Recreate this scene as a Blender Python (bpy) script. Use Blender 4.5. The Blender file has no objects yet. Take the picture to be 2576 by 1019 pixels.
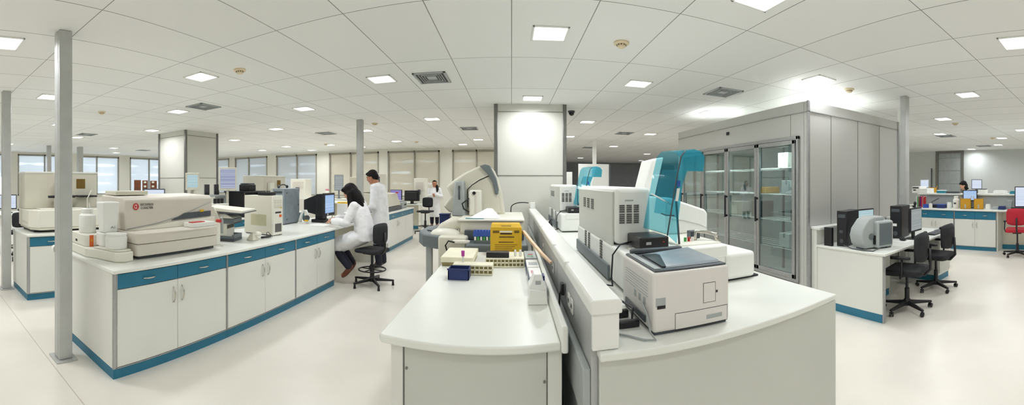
import bpy, bmesh, math, random
from mathutils import Vector, Matrix, Euler
random.seed(7)
S = bpy.context.scene
COL = S.collection
PI = math.pi
R = math.radians

# ------------------------------------------------------------------ materials
def lin(c):
    return tuple(((v / 255) / 12.92 if v / 255 <= .04045 else ((v / 255 + .055) / 1.055) ** 2.4) for v in c) + (1,)

def mat(name, rgb, rough=.5, metal=0, noise=0, scale=6, stretch=None, bump=0, spec=.5, coat=0):
    m = bpy.data.materials.new(name)
    m.use_nodes = True
    nt = m.node_tree
    b = nt.nodes['Principled BSDF']
    b.inputs['Base Color'].default_value = lin(rgb)
    b.inputs['Roughness'].default_value = rough
    b.inputs['Metallic'].default_value = metal
    b.inputs['Specular IOR Level'].default_value = spec
    b.inputs['Coat Weight'].default_value = coat
    if noise or bump:
        tc = nt.nodes.new('ShaderNodeTexCoord')
        mp = nt.nodes.new('ShaderNodeMapping')
        if stretch: mp.inputs['Scale'].default_value = stretch
        nz = nt.nodes.new('ShaderNodeTexNoise')
        nz.inputs['Scale'].default_value = scale
        nz.inputs['Detail'].default_value = 4
        nt.links.new(tc.outputs['Object'], mp.inputs[0])
        nt.links.new(mp.outputs[0], nz.inputs['Vector'])
        if noise:
            rp = nt.nodes.new('ShaderNodeValToRGB')
            a = lin(tuple(max(0, v * (1 - noise)) for v in rgb)); c = lin(tuple(min(255, v * (1 + noise * .6)) for v in rgb))
            rp.color_ramp.elements[0].color = a; rp.color_ramp.elements[0].position = .3
            rp.color_ramp.elements[1].color = c; rp.color_ramp.elements[1].position = .7
            nt.links.new(nz.outputs[0], rp.inputs[0])
            nt.links.new(rp.outputs[0], b.inputs['Base Color'])
        if bump:
            bp = nt.nodes.new('ShaderNodeBump')
            bp.inputs['Strength'].default_value = bump
            bp.inputs['Distance'].default_value = .01
            nt.links.new(nz.outputs[0], bp.inputs['Height'])
            nt.links.new(bp.outputs[0], b.inputs['Normal'])
    return m

def emis(name, rgb, strength):
    m = bpy.data.materials.new(name); m.use_nodes = True
    nt = m.node_tree; nt.nodes.clear()
    o = nt.nodes.new('ShaderNodeOutputMaterial'); e = nt.nodes.new('ShaderNodeEmission')
    e.inputs[0].default_value = lin(rgb); e.inputs[1].default_value = strength
    nt.links.new(e.outputs[0], o.inputs[0])
    return m

def screen(name, c1, c2, strength, scale=10):
    """a lit display: rows of windows and text lines"""
    m = emis(name, c1, strength); nt = m.node_tree
    e = nt.nodes['Emission']
    tc = nt.nodes.new('ShaderNodeTexCoord')
    br = nt.nodes.new('ShaderNodeTexBrick')
    br.inputs['Scale'].default_value = scale
    br.inputs['Color1'].default_value = lin(c1)
    br.inputs['Color2'].default_value = lin(tuple(int(a * .6 + b * .4) for a, b in zip(c1, c2)))
    br.inputs['Mortar'].default_value = lin(c2)
    br.inputs['Mortar Size'].default_value = .06
    br.inputs['Brick Width'].default_value = 40; br.inputs['Row Height'].default_value = .55
    sx = nt.nodes.new('ShaderNodeSeparateXYZ'); ad = nt.nodes.new('ShaderNodeMath'); ad.operation = 'MAXIMUM'; cb = nt.nodes.new('ShaderNodeCombineXYZ')
    nt.links.new(tc.outputs['Generated'], sx.inputs[0]); nt.links.new(sx.outputs[0], cb.inputs[0]); nt.links.new(sx.outputs[2], cb.inputs[1]); nt.links.new(cb.outputs[0], br.inputs['Vector'])
    nt.links.new(br.outputs[0], e.inputs[0])
    return m

def glassy(name, tint, mixd=.0, diff=(200, 230, 235), rough=.02, refl=1.0, ior=1.5):
    """thin pane: tinted see-through with fresnel reflection"""
    m = bpy.data.materials.new(name); m.use_nodes = True
    nt = m.node_tree; nt.nodes.clear(); N = nt.nodes.new
    o = N('ShaderNodeOutputMaterial'); t = N('ShaderNodeBsdfTransparent'); g = N('ShaderNodeBsdfGlossy')
    t.inputs[0].default_value = lin(tint); g.inputs['Roughness'].default_value = rough
    f = N('ShaderNodeFresnel'); f.inputs[0].default_value = ior
    mu = N('ShaderNodeMath'); mu.operation = 'MULTIPLY'; mu.inputs[1].default_value = refl
    ge = N('ShaderNodeNewGeometry'); iv = N('ShaderNodeMath'); iv.operation = 'SUBTRACT'; iv.inputs[0].default_value = 1
    nt.links.new(ge.outputs['Backfacing'], iv.inputs[1]); m3 = N('ShaderNodeMath'); m3.operation = 'MULTIPLY'
    nt.links.new(f.outputs[0], m3.inputs[0]); nt.links.new(iv.outputs[0], m3.inputs[1]); nt.links.new(m3.outputs[0], mu.inputs[0])
    mx = N('ShaderNodeMixShader'); nt.links.new(mu.outputs[0], mx.inputs[0])
    if mixd:
        d = N('ShaderNodeBsdfDiffuse'); d.inputs[0].default_value = lin(diff)
        tr = N('ShaderNodeBsdfTranslucent'); tr.inputs[0].default_value = lin(diff)
        dd = N('ShaderNodeMixShader'); dd.inputs[0].default_value = .5
        nt.links.new(d.outputs[0], dd.inputs[1]); nt.links.new(tr.outputs[0], dd.inputs[2])
        m2 = N('ShaderNodeMixShader'); m2.inputs[0].default_value = mixd
        nt.links.new(t.outputs[0], m2.inputs[1]); nt.links.new(dd.outputs[0], m2.inputs[2])
        nt.links.new(m2.outputs[0], mx.inputs[1])
    else:
        nt.links.new(t.outputs[0], mx.inputs[1])
    nt.links.new(g.outputs[0], mx.inputs[2]); nt.links.new(mx.outputs[0], o.inputs[0])
    return m

M = dict(
    lam=mat('white_laminate', (226, 227, 221), .38, noise=.012, scale=2),
    lamtop=mat('worktop_laminate', (232, 234, 228), .3, noise=.01, scale=3),
    lamgrey=mat('pale_grey_laminate', (205, 207, 200), .42, noise=.015, scale=2),
    teal=mat('teal_laminate', (34, 114, 144), .38, noise=.04, scale=5),
    alu=mat('anodised_aluminium', (176, 177, 178), .35, .75, noise=.04, scale=30),
    post=mat('painted_steel_post', (190, 192, 190), .4, .25, noise=.03, scale=8),
    trim=mat('grey_steel_trim', (128, 128, 124), .38, .7, noise=.05, scale=10),
    chrome=mat('chrome', (205, 200, 190), .2, .9, noise=.02),
    wall=mat('wall_panel', (214, 214, 206), .6, noise=.015, scale=1),
    wallcream=mat('cream_wall', (228, 226, 216), .6, noise=.015, scale=1),
    wallgrey=mat('grey_wall', (205, 210, 208), .55, noise=.015, scale=1),
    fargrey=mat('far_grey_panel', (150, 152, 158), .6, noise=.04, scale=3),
    beige=mat('beige_plastic', (214, 211, 196), .45, noise=.015, scale=4),
    taupe=mat('taupe_plastic', (214, 208, 197), .45, noise=.015, scale=4),
    cream=mat('cream_plastic', (230, 228, 217), .42, noise=.015, scale=4),
    stain=mat('yellowed_plastic', (186, 182, 150), .5, noise=.06, scale=4),
    white=mat('white_plastic', (236, 237, 233), .35, noise=.01, scale=4),
    printer=mat('warm_white_plastic', (226, 222, 218), .4, noise=.01, scale=4),
    black=mat('black_plastic', (26, 26, 30), .4, noise=.1, scale=20),
    blackfab=mat('black_upholstery', (30, 31, 36), .75, noise=.15, scale=60, bump=.15),
    dgrey=mat('dark_grey_plastic', (74, 80, 86), .45, noise=.06, scale=10),
    mgrey=mat('mid_grey_plastic', (106, 115, 119), .45, noise=.04, scale=6),
    lgrey=mat('light_grey_plastic', (168, 174, 174), .45, noise=.04, scale=6),
    bluegrey=mat('galvanised_case', (150, 160, 168), .42, .35, noise=.05, scale=12),
    vent=mat('vent_slot_grey', (96, 94, 92), .6, noise=.1, scale=60),
    navy=mat('navy_plastic', (30, 48, 104), .45, noise=.06, scale=8),
    blue=mat('blue_plastic', (48, 86, 176), .4, noise=.05, scale=8),
    green=mat('green_plastic', (70, 168, 84), .45, noise=.05, scale=8),
    red=mat('red_plastic', (196, 44, 40), .45, noise=.05, scale=8),
    redfab=mat('red_upholstery', (186, 28, 48), .75, noise=.08, scale=40, bump=.1),
    orange=mat('orange_print', (228, 104, 40), .5, noise=.05),
    yellow=mat('yellow_card', (216, 174, 32), .6, noise=.05, scale=5),
    ochre=mat('ochre_card', (204, 152, 32), .6, noise=.06, scale=5),
    yink=mat('brown_ink_on_card', (120, 92, 26), .65, noise=.1, scale=20),
    tealp=mat('teal_plastic', (30, 130, 150), .4, noise=.05),
    purple=mat('purple_cap', (190, 70, 170), .45, noise=.05),
    pink=mat('pink_print', (214, 130, 150), .5, noise=.05),
    wood=mat('pale_wood', (222, 190, 156), .5, noise=.07, scale=9, stretch=(1, 1, 8)),
    brown=mat('brown_wood', (122, 70, 42), .5, noise=.12, scale=9),
    rack=mat('ivory_rack', (234, 230, 206), .5, noise=.03, scale=10),
    rackgap=mat('olive_slot', (150, 138, 92), .6, noise=.1, scale=20),
    paper=mat('paper', (240, 240, 238), .7, noise=.01),
    skin=mat('skin', (206, 152, 124), .5, noise=.03, scale=14),
    skin2=mat('tan_skin', (178, 122, 92), .5, noise=.03, scale=14),
    lips=mat('lips', (168, 92, 84), .45, noise=.03),
    eye=mat('dark_eye', (28, 20, 18), .25, noise=.02),
    hair=mat('black_hair', (20, 17, 18), .6, noise=.3, scale=40, stretch=(1, 1, .12), bump=.3, spec=.2),
    coat=mat('white_cotton', (232, 232, 235), .85, noise=.02, scale=9, bump=.9, stretch=(1, 1, .5)),
    trouser=mat('navy_trousers', (28, 30, 48), .8, noise=.1, scale=30),
    shoe=mat('brown_leather', (110, 62, 44), .45, noise=.1, scale=20),
    ink=mat('dark_print', (52, 50, 52), .55, noise=.05),
    smoke=mat('ivory_detector', (226, 210, 176), .5, noise=.02),
    dome=mat('dark_dome', (40, 40, 42), .15, noise=.05),
    inner=mat('cold_room_lining', (190, 198, 196), .45, .2, noise=.05),
    lamp=emis('lamp_diffuser', (255, 252, 246), 6),
    scr_blue=screen('blue_screen', (150, 190, 240), (225, 238, 252), .9, 7),
    scr_white=screen('white_screen', (232, 240, 252), (190, 206, 236), .95, 7),
    scr_grey=screen('grey_screen', (190, 198, 196), (150, 158, 160), .75, 8),
    scr_lilac=screen('lilac_screen', (200, 206, 226), (120, 130, 170), .85, 6),
    scr_aqua=screen('aqua_screen', (178, 216, 226), (226, 240, 240), .8, 5),
    scr_violet=screen('violet_screen', (130, 120, 200), (200, 190, 240), .8, 5),
    glass=glassy('clear_glass', (226, 238, 238), refl=2.2, ior=2.0),
    winframe=mat('window_frame_paint', (158, 154, 142), .5, noise=.04),
    winglass=glassy('window_glass', (246, 250, 252)),
    tealglass=glassy('teal_acrylic', (206, 240, 246), .16, (60, 190, 212), .05, .9),
    partition=mat('partition_steel', (186, 188, 188), .42, .2, noise=.03, scale=6),
    clear=glassy('clear_plastic', (238, 240, 240), .35, (236, 238, 238), .1),
)

def steel_mat():
    m = mat('brushed_steel_panel', (206, 206, 203), .36, .4)
    nt = m.node_tree; b = nt.nodes['Principled BSDF']
    tc = nt.nodes.new('ShaderNodeTexCoord'); mp = nt.nodes.new('ShaderNodeMapping'); mp.inputs['Scale'].default_value = (60, 60, .8)
    nz = nt.nodes.new('ShaderNodeTexNoise'); nz.inputs['Scale'].default_value = 3
    mr = nt.nodes.new('ShaderNodeMapRange'); mr.inputs[3].default_value = .3; mr.inputs[4].default_value = .46
    nt.links.new(tc.outputs['Object'], mp.inputs[0]); nt.links.new(mp.outputs[0], nz.inputs['Vector'])
    nt.links.new(nz.outputs[0], mr.inputs[0]); nt.links.new(mr.outputs[0], b.inputs['Roughness'])
    return m
M['steel'] = steel_mat()

def ceiling_mat():
    m = mat('ceiling_tiles', (236, 238, 236), .75)
    nt = m.node_tree; b = nt.nodes['Principled BSDF']; N = nt.nodes.new
    tc = N('ShaderNodeTexCoord'); mp = N('ShaderNodeMapping'); mp.inputs['Location'].default_value = (0, -2.61 + 1.285 * 8, 0)
    br = N('ShaderNodeTexBrick'); br.offset = 0; br.inputs['Scale'].default_value = 1
    br.inputs['Brick Width'].default_value = .625; br.inputs['Row Height'].default_value = 1.285
    br.inputs['Mortar Size'].default_value = .0045; br.inputs['Mortar Smooth'].default_value = .2
    br.inputs['Color1'].default_value = lin((238, 239, 237)); br.inputs['Color2'].default_value = lin((233, 234, 232)); br.inputs['Mortar'].default_value = lin((146, 146, 143))
    nt.links.new(tc.outputs['Object'], mp.inputs[0]); nt.links.new(mp.outputs[0], br.inputs['Vector'])
    nt.links.new(br.outputs[0], b.inputs['Base Color'])
    return m
M['ceil'] = ceiling_mat()

def floor_mat():
    m = mat('vinyl_floor', (231, 226, 217), .32, noise=.03, scale=1.1)
    nt = m.node_tree; b = nt.nodes['Principled BSDF']; N = nt.nodes.new
    src = b.inputs['Base Color'].links[0].from_socket
    tc = N('ShaderNodeTexCoord'); mp = N('ShaderNodeMapping'); mp.inputs['Location'].default_value = (29, -1.09, 0)
    br = N('ShaderNodeTexBrick'); br.offset = 0; br.inputs['Scale'].default_value = 1; br.inputs['Brick Width'].default_value = 60; br.inputs['Row Height'].default_value = 30
    br.inputs['Mortar Size'].default_value = .0035; br.inputs['Color1'].default_value = br.inputs['Color2'].default_value = (1, 1, 1, 1); br.inputs['Mortar'].default_value = lin((205, 200, 192))
    mx = N('ShaderNodeMix'); mx.data_type = 'RGBA'; mx.blend_type = 'MULTIPLY'; sp_ = N('ShaderNodeSeparateXYZ'); lt = N('ShaderNodeMath'); lt.operation = 'LESS_THAN'; lt.inputs[1].default_value = -2.0
    nt.links.new(tc.outputs['Object'], sp_.inputs[0]); nt.links.new(sp_.outputs[0], lt.inputs[0]); nt.links.new(lt.outputs[0], mx.inputs[0])
    nt.links.new(tc.outputs['Object'], mp.inputs[0]); nt.links.new(mp.outputs[0], br.inputs['Vector'])
    nt.links.new(src, mx.inputs[6]); nt.links.new(br.outputs[0], mx.inputs[7]); nt.links.new(mx.outputs[2], b.inputs['Base Color'])
    return m
M['floor'] = floor_mat()

def blind_mat(name, c):
    m = bpy.data.materials.new(name); m.use_nodes = True
    nt = m.node_tree; nt.nodes.clear(); N = nt.nodes.new
    o = N('ShaderNodeOutputMaterial'); d = N('ShaderNodeBsdfDiffuse'); d.inputs[0].default_value = lin(c)
    t = N('ShaderNodeBsdfTranslucent'); t.inputs[0].default_value = lin(c)
    a = N('ShaderNodeMixShader'); a.inputs[0].default_value = .5
    nt.links.new(d.outputs[0], a.inputs[1]); nt.links.new(t.outputs[0], a.inputs[2])
    tr = N('ShaderNodeBsdfTransparent'); tr.inputs[0].default_value = lin((240, 245, 252))
    tc = N('ShaderNodeTexCoord'); mp = N('ShaderNodeMapping'); mp.inputs['Scale'].default_value = (.25, .25, 1)
    wv = N('ShaderNodeTexWave'); wv.bands_direction = 'Z'; wv.inputs['Scale'].default_value = .75; wv.inputs['Distortion'].default_value = 0
    nz = N('ShaderNodeTexNoise'); nz.inputs['Scale'].default_value = .9
    nt.links.new(tc.outputs['Object'], mp.inputs[0]); nt.links.new(mp.outputs[0], wv.inputs['Vector']); nt.links.new(tc.outputs['Object'], nz.inputs['Vector'])
    mu = N('ShaderNodeMath'); mu.operation = 'MULTIPLY'; nt.links.new(wv.outputs['Fac'], mu.inputs[0]); nt.links.new(nz.outputs[0], mu.inputs[1])
    rp = N('ShaderNodeValToRGB'); rp.color_ramp.elements[0].position = .42; rp.color_ramp.elements[1].position = .56
    rp.color_ramp.elements[0].color = (.0, .0, .0, 1); rp.color_ramp.elements[1].color = (.2, .2, .2, 1)
    nt.links.new(mu.outputs[0], rp.inputs[0])
    x = N('ShaderNodeMixShader'); nt.links.new(rp.outputs[0], x.inputs[0]); nt.links.new(a.outputs[0], x.inputs[1]); nt.links.new(tr.outputs[0], x.inputs[2])
    nt.links.new(x.outputs[0], o.inputs[0])
    return m
M['blind_cool'] = blind_mat('cool_roller_blind', (214, 217, 220))
M['blind_warm'] = blind_mat('warm_roller_blind', (226, 221, 210))

# ------------------------------------------------------------------ geometry helpers
class G:
    def __init__(s): s.b = bmesh.new(); s.m = Matrix.Identity(4)
    def _add(s, vs, fs):
        v = [s.b.verts.new(s.m @ Vector(p)) for p in vs]
        for f in fs:
            try: s.b.faces.new([v[i] for i in f])
            except ValueError: pass
        return s
    def box(s, x0, x1, y0, y1, z0, z1):
        if x0 > x1: x0, x1 = x1, x0
        if y0 > y1: y0, y1 = y1, y0
        if z0 > z1: z0, z1 = z1, z0
        return s._add([(x0, y0, z0), (x1, y0, z0), (x1, y1, z0), (x0, y1, z0), (x0, y0, z1), (x1, y0, z1), (x1, y1, z1), (x0, y1, z1)],
                      [(3, 2, 1, 0), (4, 5, 6, 7), (0, 1, 5, 4), (1, 2, 6, 5), (2, 3, 7, 6), (3, 0, 4, 7)])
    def hexa(s, p):      # eight corners: bottom 4 ccw, top 4 ccw
        return s._add(p, [(3, 2, 1, 0), (4, 5, 6, 7), (0, 1, 5, 4), (1, 2, 6, 5), (2, 3, 7, 6), (3, 0, 4, 7)])
    def prism(s, poly, ax, a, b):
        """poly of 2d points in the plane across axis ax ('x': (y,z), 'y': (x,z), 'z': (x,y)), from a to b"""
        f = {'x': lambda p, t: (t, p[0], p[1]), 'y': lambda p, t: (p[0], t, p[1]), 'z': lambda p, t: (p[0], p[1], t)}[ax]
        n = len(poly)
        vs = [f(p, a) for p in poly] + [f(p, b) for p in poly]
        fs = [tuple(range(n)), tuple(range(2 * n - 1, n - 1, -1))] + [(i, i + n, (i + 1) % n + n, (i + 1) % n) for i in range(n)]
        return s._add(vs, fs)
    def cyl(s, p0, p1, r0, r1=None, n=16):
        return s.tube([p0, p1], [r0, r0 if r1 is None else r1], n)
    def tube(s, pts, r, n=8, closed=False):
        pts = [Vector(p) for p in pts]
        rs = r if isinstance(r, (list, tuple)) else [r] * len(pts)
        rings = []; up = None; L = len(pts)
        for i, p in enumerate(pts):
            if closed: d = (pts[(i + 1) % L] - pts[i - 1]).normalized()
            else: d = ((pts[min(i + 1, L - 1)] - pts[max(i - 1, 0)]) or Vector((0, 0, 1))).normalized()
            if up is None: up = d.orthogonal().normalized()
            u = (up - d * up.dot(d))
            u = u.normalized() if u.length > 1e-6 else d.orthogonal().normalized()
            up = u; v = d.cross(u)
            rings.append([s.b.verts.new(s.m @ (p + (u * math.cos(2 * PI * k / n) + v * math.sin(2 * PI * k / n)) * rs[i])) for k in range(n)])
        for i in range(L if closed else L - 1):
            a, b = rings[i], rings[(i + 1) % L]
            for k in range(n): s.b.faces.new((a[k], a[(k + 1) % n], b[(k + 1) % n], b[k]))
        if not closed:
            s.b.faces.new(rings[0][::-1]); s.b.faces.new(rings[-1])
        return s
    def lathe(s, prof, x=0, y=0, n=20):
        rings = [[s.b.verts.new(s.m @ Vector((x + r * math.cos(2 * PI * k / n), y + r * math.sin(2 * PI * k / n), z))) for k in range(n)] for r, z in prof]
        for a, b in zip(rings, rings[1:]):
            for k in range(n): s.b.faces.new((a[k], a[(k + 1) % n], b[(k + 1) % n], b[k]))
        s.b.faces.new(rings[0][::-1]); s.b.faces.new(rings[-1])
        return s
    def ell(s, c, r, rot=None, sub=3):
        t = Matrix.Translation(c) @ (rot.to_4x4() if rot else Matrix.Identity(4)) @ Matrix.Diagonal((*r, 1))
        bmesh.ops.create_icosphere(s.b, subdivisions=sub, radius=1, matrix=s.m @ t)
        return s
    def loft(s, rings, n=24):
        """rings: (centre, u half-axis vector, v half-axis vector)"""
        rr = [[s.b.verts.new(s.m @ (Vector(c) + Vector(u) * math.cos(2 * PI * k / n) + Vector(v) * math.sin(2 * PI * k / n))) for k in range(n)] for c, u, v in rings]
        for a, b in zip(rr, rr[1:]):
            for k in range(n): s.b.faces.new((a[k], a[(k + 1) % n], b[(k + 1) % n], b[k]))
        s.b.faces.new(rr[0][::-1]); s.b.faces.new(rr[-1])
        return s
    def chain(s, pts, n=14):
        """rounded tapering limb through (point, radius) joints"""
        s.tube([p for p, r in pts], [r for p, r in pts], n)
        for p, r in pts: s.ell(p, (r, r, r), sub=2)
        return s
    def rbox(s, x0, x1, y0, y1, z0, z1, r, seg=5):
        """box with rounded vertical edges"""
        poly = []
        for cx, cy, a in ((x1 - r, y1 - r, 0), (x0 + r, y1 - r, 90), (x0 + r, y0 + r, 180), (x1 - r, y0 + r, 270)):
            for k in range(seg + 1):
                t = R(a + 90 * k / seg); poly.append((cx + r * math.cos(t), cy + r * math.sin(t)))
        return s.prism(poly, 'z', z0, z1)
    def text(s, body, size, mtx, ext=.0006):
        cu = bpy.data.curves.new('t', 'FONT'); cu.body = body; cu.size = size; cu.extrude = ext
        cu.align_x = 'CENTER'; cu.align_y = 'CENTER'; cu.resolution_u = 2
        o = bpy.data.objects.new('t', cu); COL.objects.link(o)
        bpy.context.view_layer.update()
        me = bpy.data.meshes.new_from_object(o.evaluated_get(bpy.context.evaluated_depsgraph_get()))
        me.transform(s.m @ mtx); s.b.from_mesh(me)
        bpy.data.objects.remove(o); bpy.data.curves.remove(cu); bpy.data.meshes.remove(me)
        return s

def obj(name, g, m, parent=None, bevel=0, smooth=False, w=False, seg=2):
    """link the collected geometry as one mesh object; w: geometry is in world coordinates"""
    bmesh.ops.recalc_face_normals(g.b, faces=g.b.faces)
    if w and parent is not None:
        r = parent
        while r.parent: r = r.parent
        g.b.transform((Matrix.Translation(r.location) @ r.rotation_euler.to_matrix().to_4x4()).inverted())
    me = bpy.data.meshes.new(name); g.b.to_mesh(me); g.b.free()
    o = bpy.data.objects.new(name, me); COL.objects.link(o)
    me.materials.append(M[m] if isinstance(m, str) else m)
    if smooth:
        me.polygons.foreach_set('use_smooth', [True] * len(me.polygons))
        if smooth == 'auto': me.set_sharp_from_angle(angle=R(40))
    if bevel:
        b = o.modifiers.new('bevel', 'BEVEL'); b.width = bevel; b.segments = seg; b.limit_method = 'ANGLE'; b.angle_limit = R(40)
        b.harden_normals = False
        me.polygons.foreach_set('use_smooth', [True] * len(me.polygons)); me.set_sharp_from_angle(angle=R(30))
    if parent is not None: o.parent = parent
    return o

def tag(o, label, cat, group=None):
    o['label'] = label; o['category'] = cat
    if group: o['group'] = group
    return o

def thing(name, label, cat, loc=(0, 0, 0), rz=0, group=None):
    o = bpy.data.objects.new(name, None); COL.objects.link(o)
    o.empty_display_size = .1; o.location = loc; o.rotation_euler = (0, 0, R(rz))
    return tag(o, label, cat, group)

def struct(name, g, m, parent=None, bevel=0):
    o = obj(name, g, m, parent, bevel)
    if parent is None: o['kind'] = 'structure'
    return o

def dup(root, loc, rz=None, label=None, group=None):
    def cp(o, par):
        c = o.copy(); COL.objects.link(c)
        if par is not None: c.parent = par
        for ch in o.children: cp(ch, c)
        return c
    r = cp(root, None); r.location = loc
    if rz is not None: r.rotation_euler = (0, 0, R(rz))
    if label: r['label'] = label
    if group: r['group'] = group
    return r

def remesh(o, vox, it=4, folds=0):
    """bake the overlapping limbs of a figure into one continuous smooth skin"""
    r = o.modifiers.new('r', 'REMESH'); r.mode = 'VOXEL'; r.voxel_size = vox
    if folds:
        t = bpy.data.textures.get('folds')
        if t is None:
            t = bpy.data.textures.new('folds', 'CLOUDS'); t.noise_scale = .085; t.noise_depth = 2
        d = o.modifiers.new('d', 'DISPLACE'); d.texture = t; d.strength = folds; d.mid_level = .5; d.texture_coords = 'LOCAL'
    s = o.modifiers.new('s', 'SMOOTH'); s.factor = .5; s.iterations = it
    bpy.context.view_layer.update()
    me = bpy.data.meshes.new_from_object(o.evaluated_get(bpy.context.evaluated_depsgraph_get()))
    o.modifiers.clear(); old = o.data; o.data = me; me.name = o.name; bpy.data.meshes.remove(old)
    me.polygons.foreach_set('use_smooth', [True] * len(me.polygons))
    return o

def T(x, y, z, rx=0, ry=0, rz=0):
    return Matrix.Translation((x, y, z)) @ Euler((R(rx), R(ry), R(rz))).to_matrix().to_4x4()
# text matrices for a face looking along +X, -X, -Y
def FX(x, y, z): return Matrix(((0, 0, 1, x), (1, 0, 0, y), (0, 1, 0, z), (0, 0, 0, 1)))
def FY(x, y, z): return Matrix(((1, 0, 0, x), (0, 0, -1, y), (0, 1, 0, z), (0, 0, 0, 1)))

CZ, CEIL, TOP = 1.51, 2.802, .842
EXPOSURE = 0.0
LAMP_W = 13.3
SKY = 5.5
# ------------------------------------------------------------------ camera, world, colour
F_PX, CX, CY = 950.0, 1287.0, 459.0
cd = bpy.data.cameras.new('camera'); cam = bpy.data.objects.new('camera', cd); COL.objects.link(cam); S.camera = cam
cam.location = (0, 0, CZ); cam.rotation_euler = (R(90), 0, 0)
cd.type = 'PANO'; cd.panorama_type = 'CENTRAL_CYLINDRICAL'
cd.central_cylindrical_range_u_min = -CX / F_PX; cd.central_cylindrical_range_u_max = (2576 - CX) / F_PX
cd.central_cylindrical_range_v_min = -(1019 - CY) / F_PX; cd.central_cylindrical_range_v_max = CY / F_PX
cd.central_cylindrical_radius = 1.0; cd.clip_start = .02; cd.clip_end = 200
wd = bpy.data.worlds.new('daylight'); S.world = wd; wd.use_nodes = True
wd.node_tree.nodes['Background'].inputs[0].default_value = (.93, .97, 1, 1); wd.node_tree.nodes['Background'].inputs[1].default_value = SKY
S.cycles.diffuse_bounces = 8; S.cycles.max_bounces = 16; S.cycles.transparent_max_bounces = 16; S.cycles.caustics_reflective = False
vs = S.view_settings; vs.view_transform = 'Standard'; vs.look = 'None'; vs.gamma = 1; vs.use_curve_mapping = False; vs.exposure = EXPOSURE

# ------------------------------------------------------------------ room shell
XL, XR, YB, YF, YFAR, XS, YR = -15.5, 14.2, 13.9, -6.0, 24.0, 1.3, 24.0
struct('floor', G().box(XL - .3, XR + .3, YF - .3, YFAR + .3, -.1, 0), 'floor')
struct('ceiling', G().box(XL - .3, XR + .3, YF - .3, YFAR + .3, CEIL, CEIL + .1), 'ceil')
struct('wall_behind', G().box(XL, XR, YF - .2, YF, 0, CEIL), 'wall')
struct('wall_right', G().box(XR, XR + .2, YF, YFAR, 0, CEIL), 'wallgrey')
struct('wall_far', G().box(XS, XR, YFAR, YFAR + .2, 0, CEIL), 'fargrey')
struct('wall_return', G().box(XS, XS + .15, YB + .2, YFAR, 0, CEIL), 'wall')
# back wall with its windows (x ranges of the openings)
bw = [(-15.15, -12.9), (-12.5, -10.5), (-9.99, -7.88), (-7.29, -5.1), (-4.73, -2.68), (-2.2, -.15)]
lw = [(-1.2, 1.1), (1.5, 3.72), (4.18, 6.5), (7.0, 9.1), (9.72, 11.9)]
Z0, Z1 = .95, 2.72
g = G().box(XL, XS + .15, YB, YB + .2, 0, Z0).box(XL, XS + .15, YB, YB + .2, Z1, CEIL)
e = [XL] + [v for p in bw for v in p] + [XS + .15]
for a, b in zip(e[::2], e[1::2]): g.box(a, b, YB, YB + .2, Z0, Z1)
struct('wall_back', g, 'wallcream')
g = G().box(XL - .2, XL, YF, YB, 0, Z0).box(XL - .2, XL, YF, YB, Z1, CEIL)
e = [YF] + [v for p in lw for v in p] + [YB]
for a, b in zip(e[::2], e[1::2]): g.box(XL - .2, XL, a, b, Z0, Z1)
struct('wall_left', g, 'wallcream')
nwin = 0
for wall, rng in (('b', bw), ('l', lw)):
    for a, b in rng:
        nwin += 1
        def B(g, u0, u1, d0, d1, z0, z1):     # u along the wall, d depth outwards
            return g.box(u0, u1, YB + d0, YB + d1, z0, z1) if wall == 'b' else g.box(XL - d1, XL - d0, u0, u1, z0, z1)
        g = G(); t = .05; mid = (a + b) / 2 + (.05 if nwin % 2 else -.12)
        for u0, u1, z0, z1 in ((a, a + t, Z0, Z1), (b - t, b, Z0, Z1), (a, b, Z1 - .07, Z1), (a, b, Z0, Z0 + t), (mid - .025, mid + .025, Z0, Z1)): B(g, u0, u1, -.02, .07, z0, z1)
        f = struct('window_%d' % nwin, g, 'winframe')
        obj('pane', B(G(), a + t, b - t, .09, .098, Z0, Z1), 'winglass', f)
        low = 1.75 if (wall == 'l' and nwin == 8) else Z0 + .02
        obj('blind', B(G(), a + t, b - t, .045, .05, low, Z1 - .07), 'blind_warm' if (wall == 'b' and nwin >= 4) else 'blind_cool', f)
        obj('window_sill', B(G(), a - .03, b + .03, -.06, .07, Z0 - .03, Z0), 'wallcream', f)
# far grey shutters, doors in the far and right walls
for i, (x0, x1) in enumerate([(1.7, 3.0), (6.05, 6.25), (6.4, 9.2), (9.4, 11)]):
    struct('trim_%d' % (i + 1), G().box(x0, x1, YFAR - .06, YFAR, 0, 2.7), ['dgrey', 'white', 'fargrey', 'dgrey'][i])
dz = G()
for z in (.9, 1.45, 1.98, 2.5): dz.box(XR - .022, XR - .015, 5.68, 6.68, z, z + .012)
d = struct('door_1', G().box(XR - .02, XR, 5.66, 6.7, 0, 2.72), 'lgrey')
obj('groove', dz, 'trim', d)
obj('door_frame', G().box(XR - .06, XR + .01, 6.68, 6.8, 0, CEIL).box(XR - .06, XR + .01, 5.56, 5.66, 0, CEIL).box(XR - .06, XR + .01, 5.66, 6.68, 2.7, CEIL), 'trim', d)
obj('pull_bar', G().cyl((XR - .07, 6.98, .9), (XR - .07, 6.98, 2.1), .025).box(XR - .07, XR, 6.97, 6.99, 1.0, 1.03).box(XR - .07, XR, 6.97, 6.99, 1.97, 2.0), 'dgrey', d)

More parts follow.
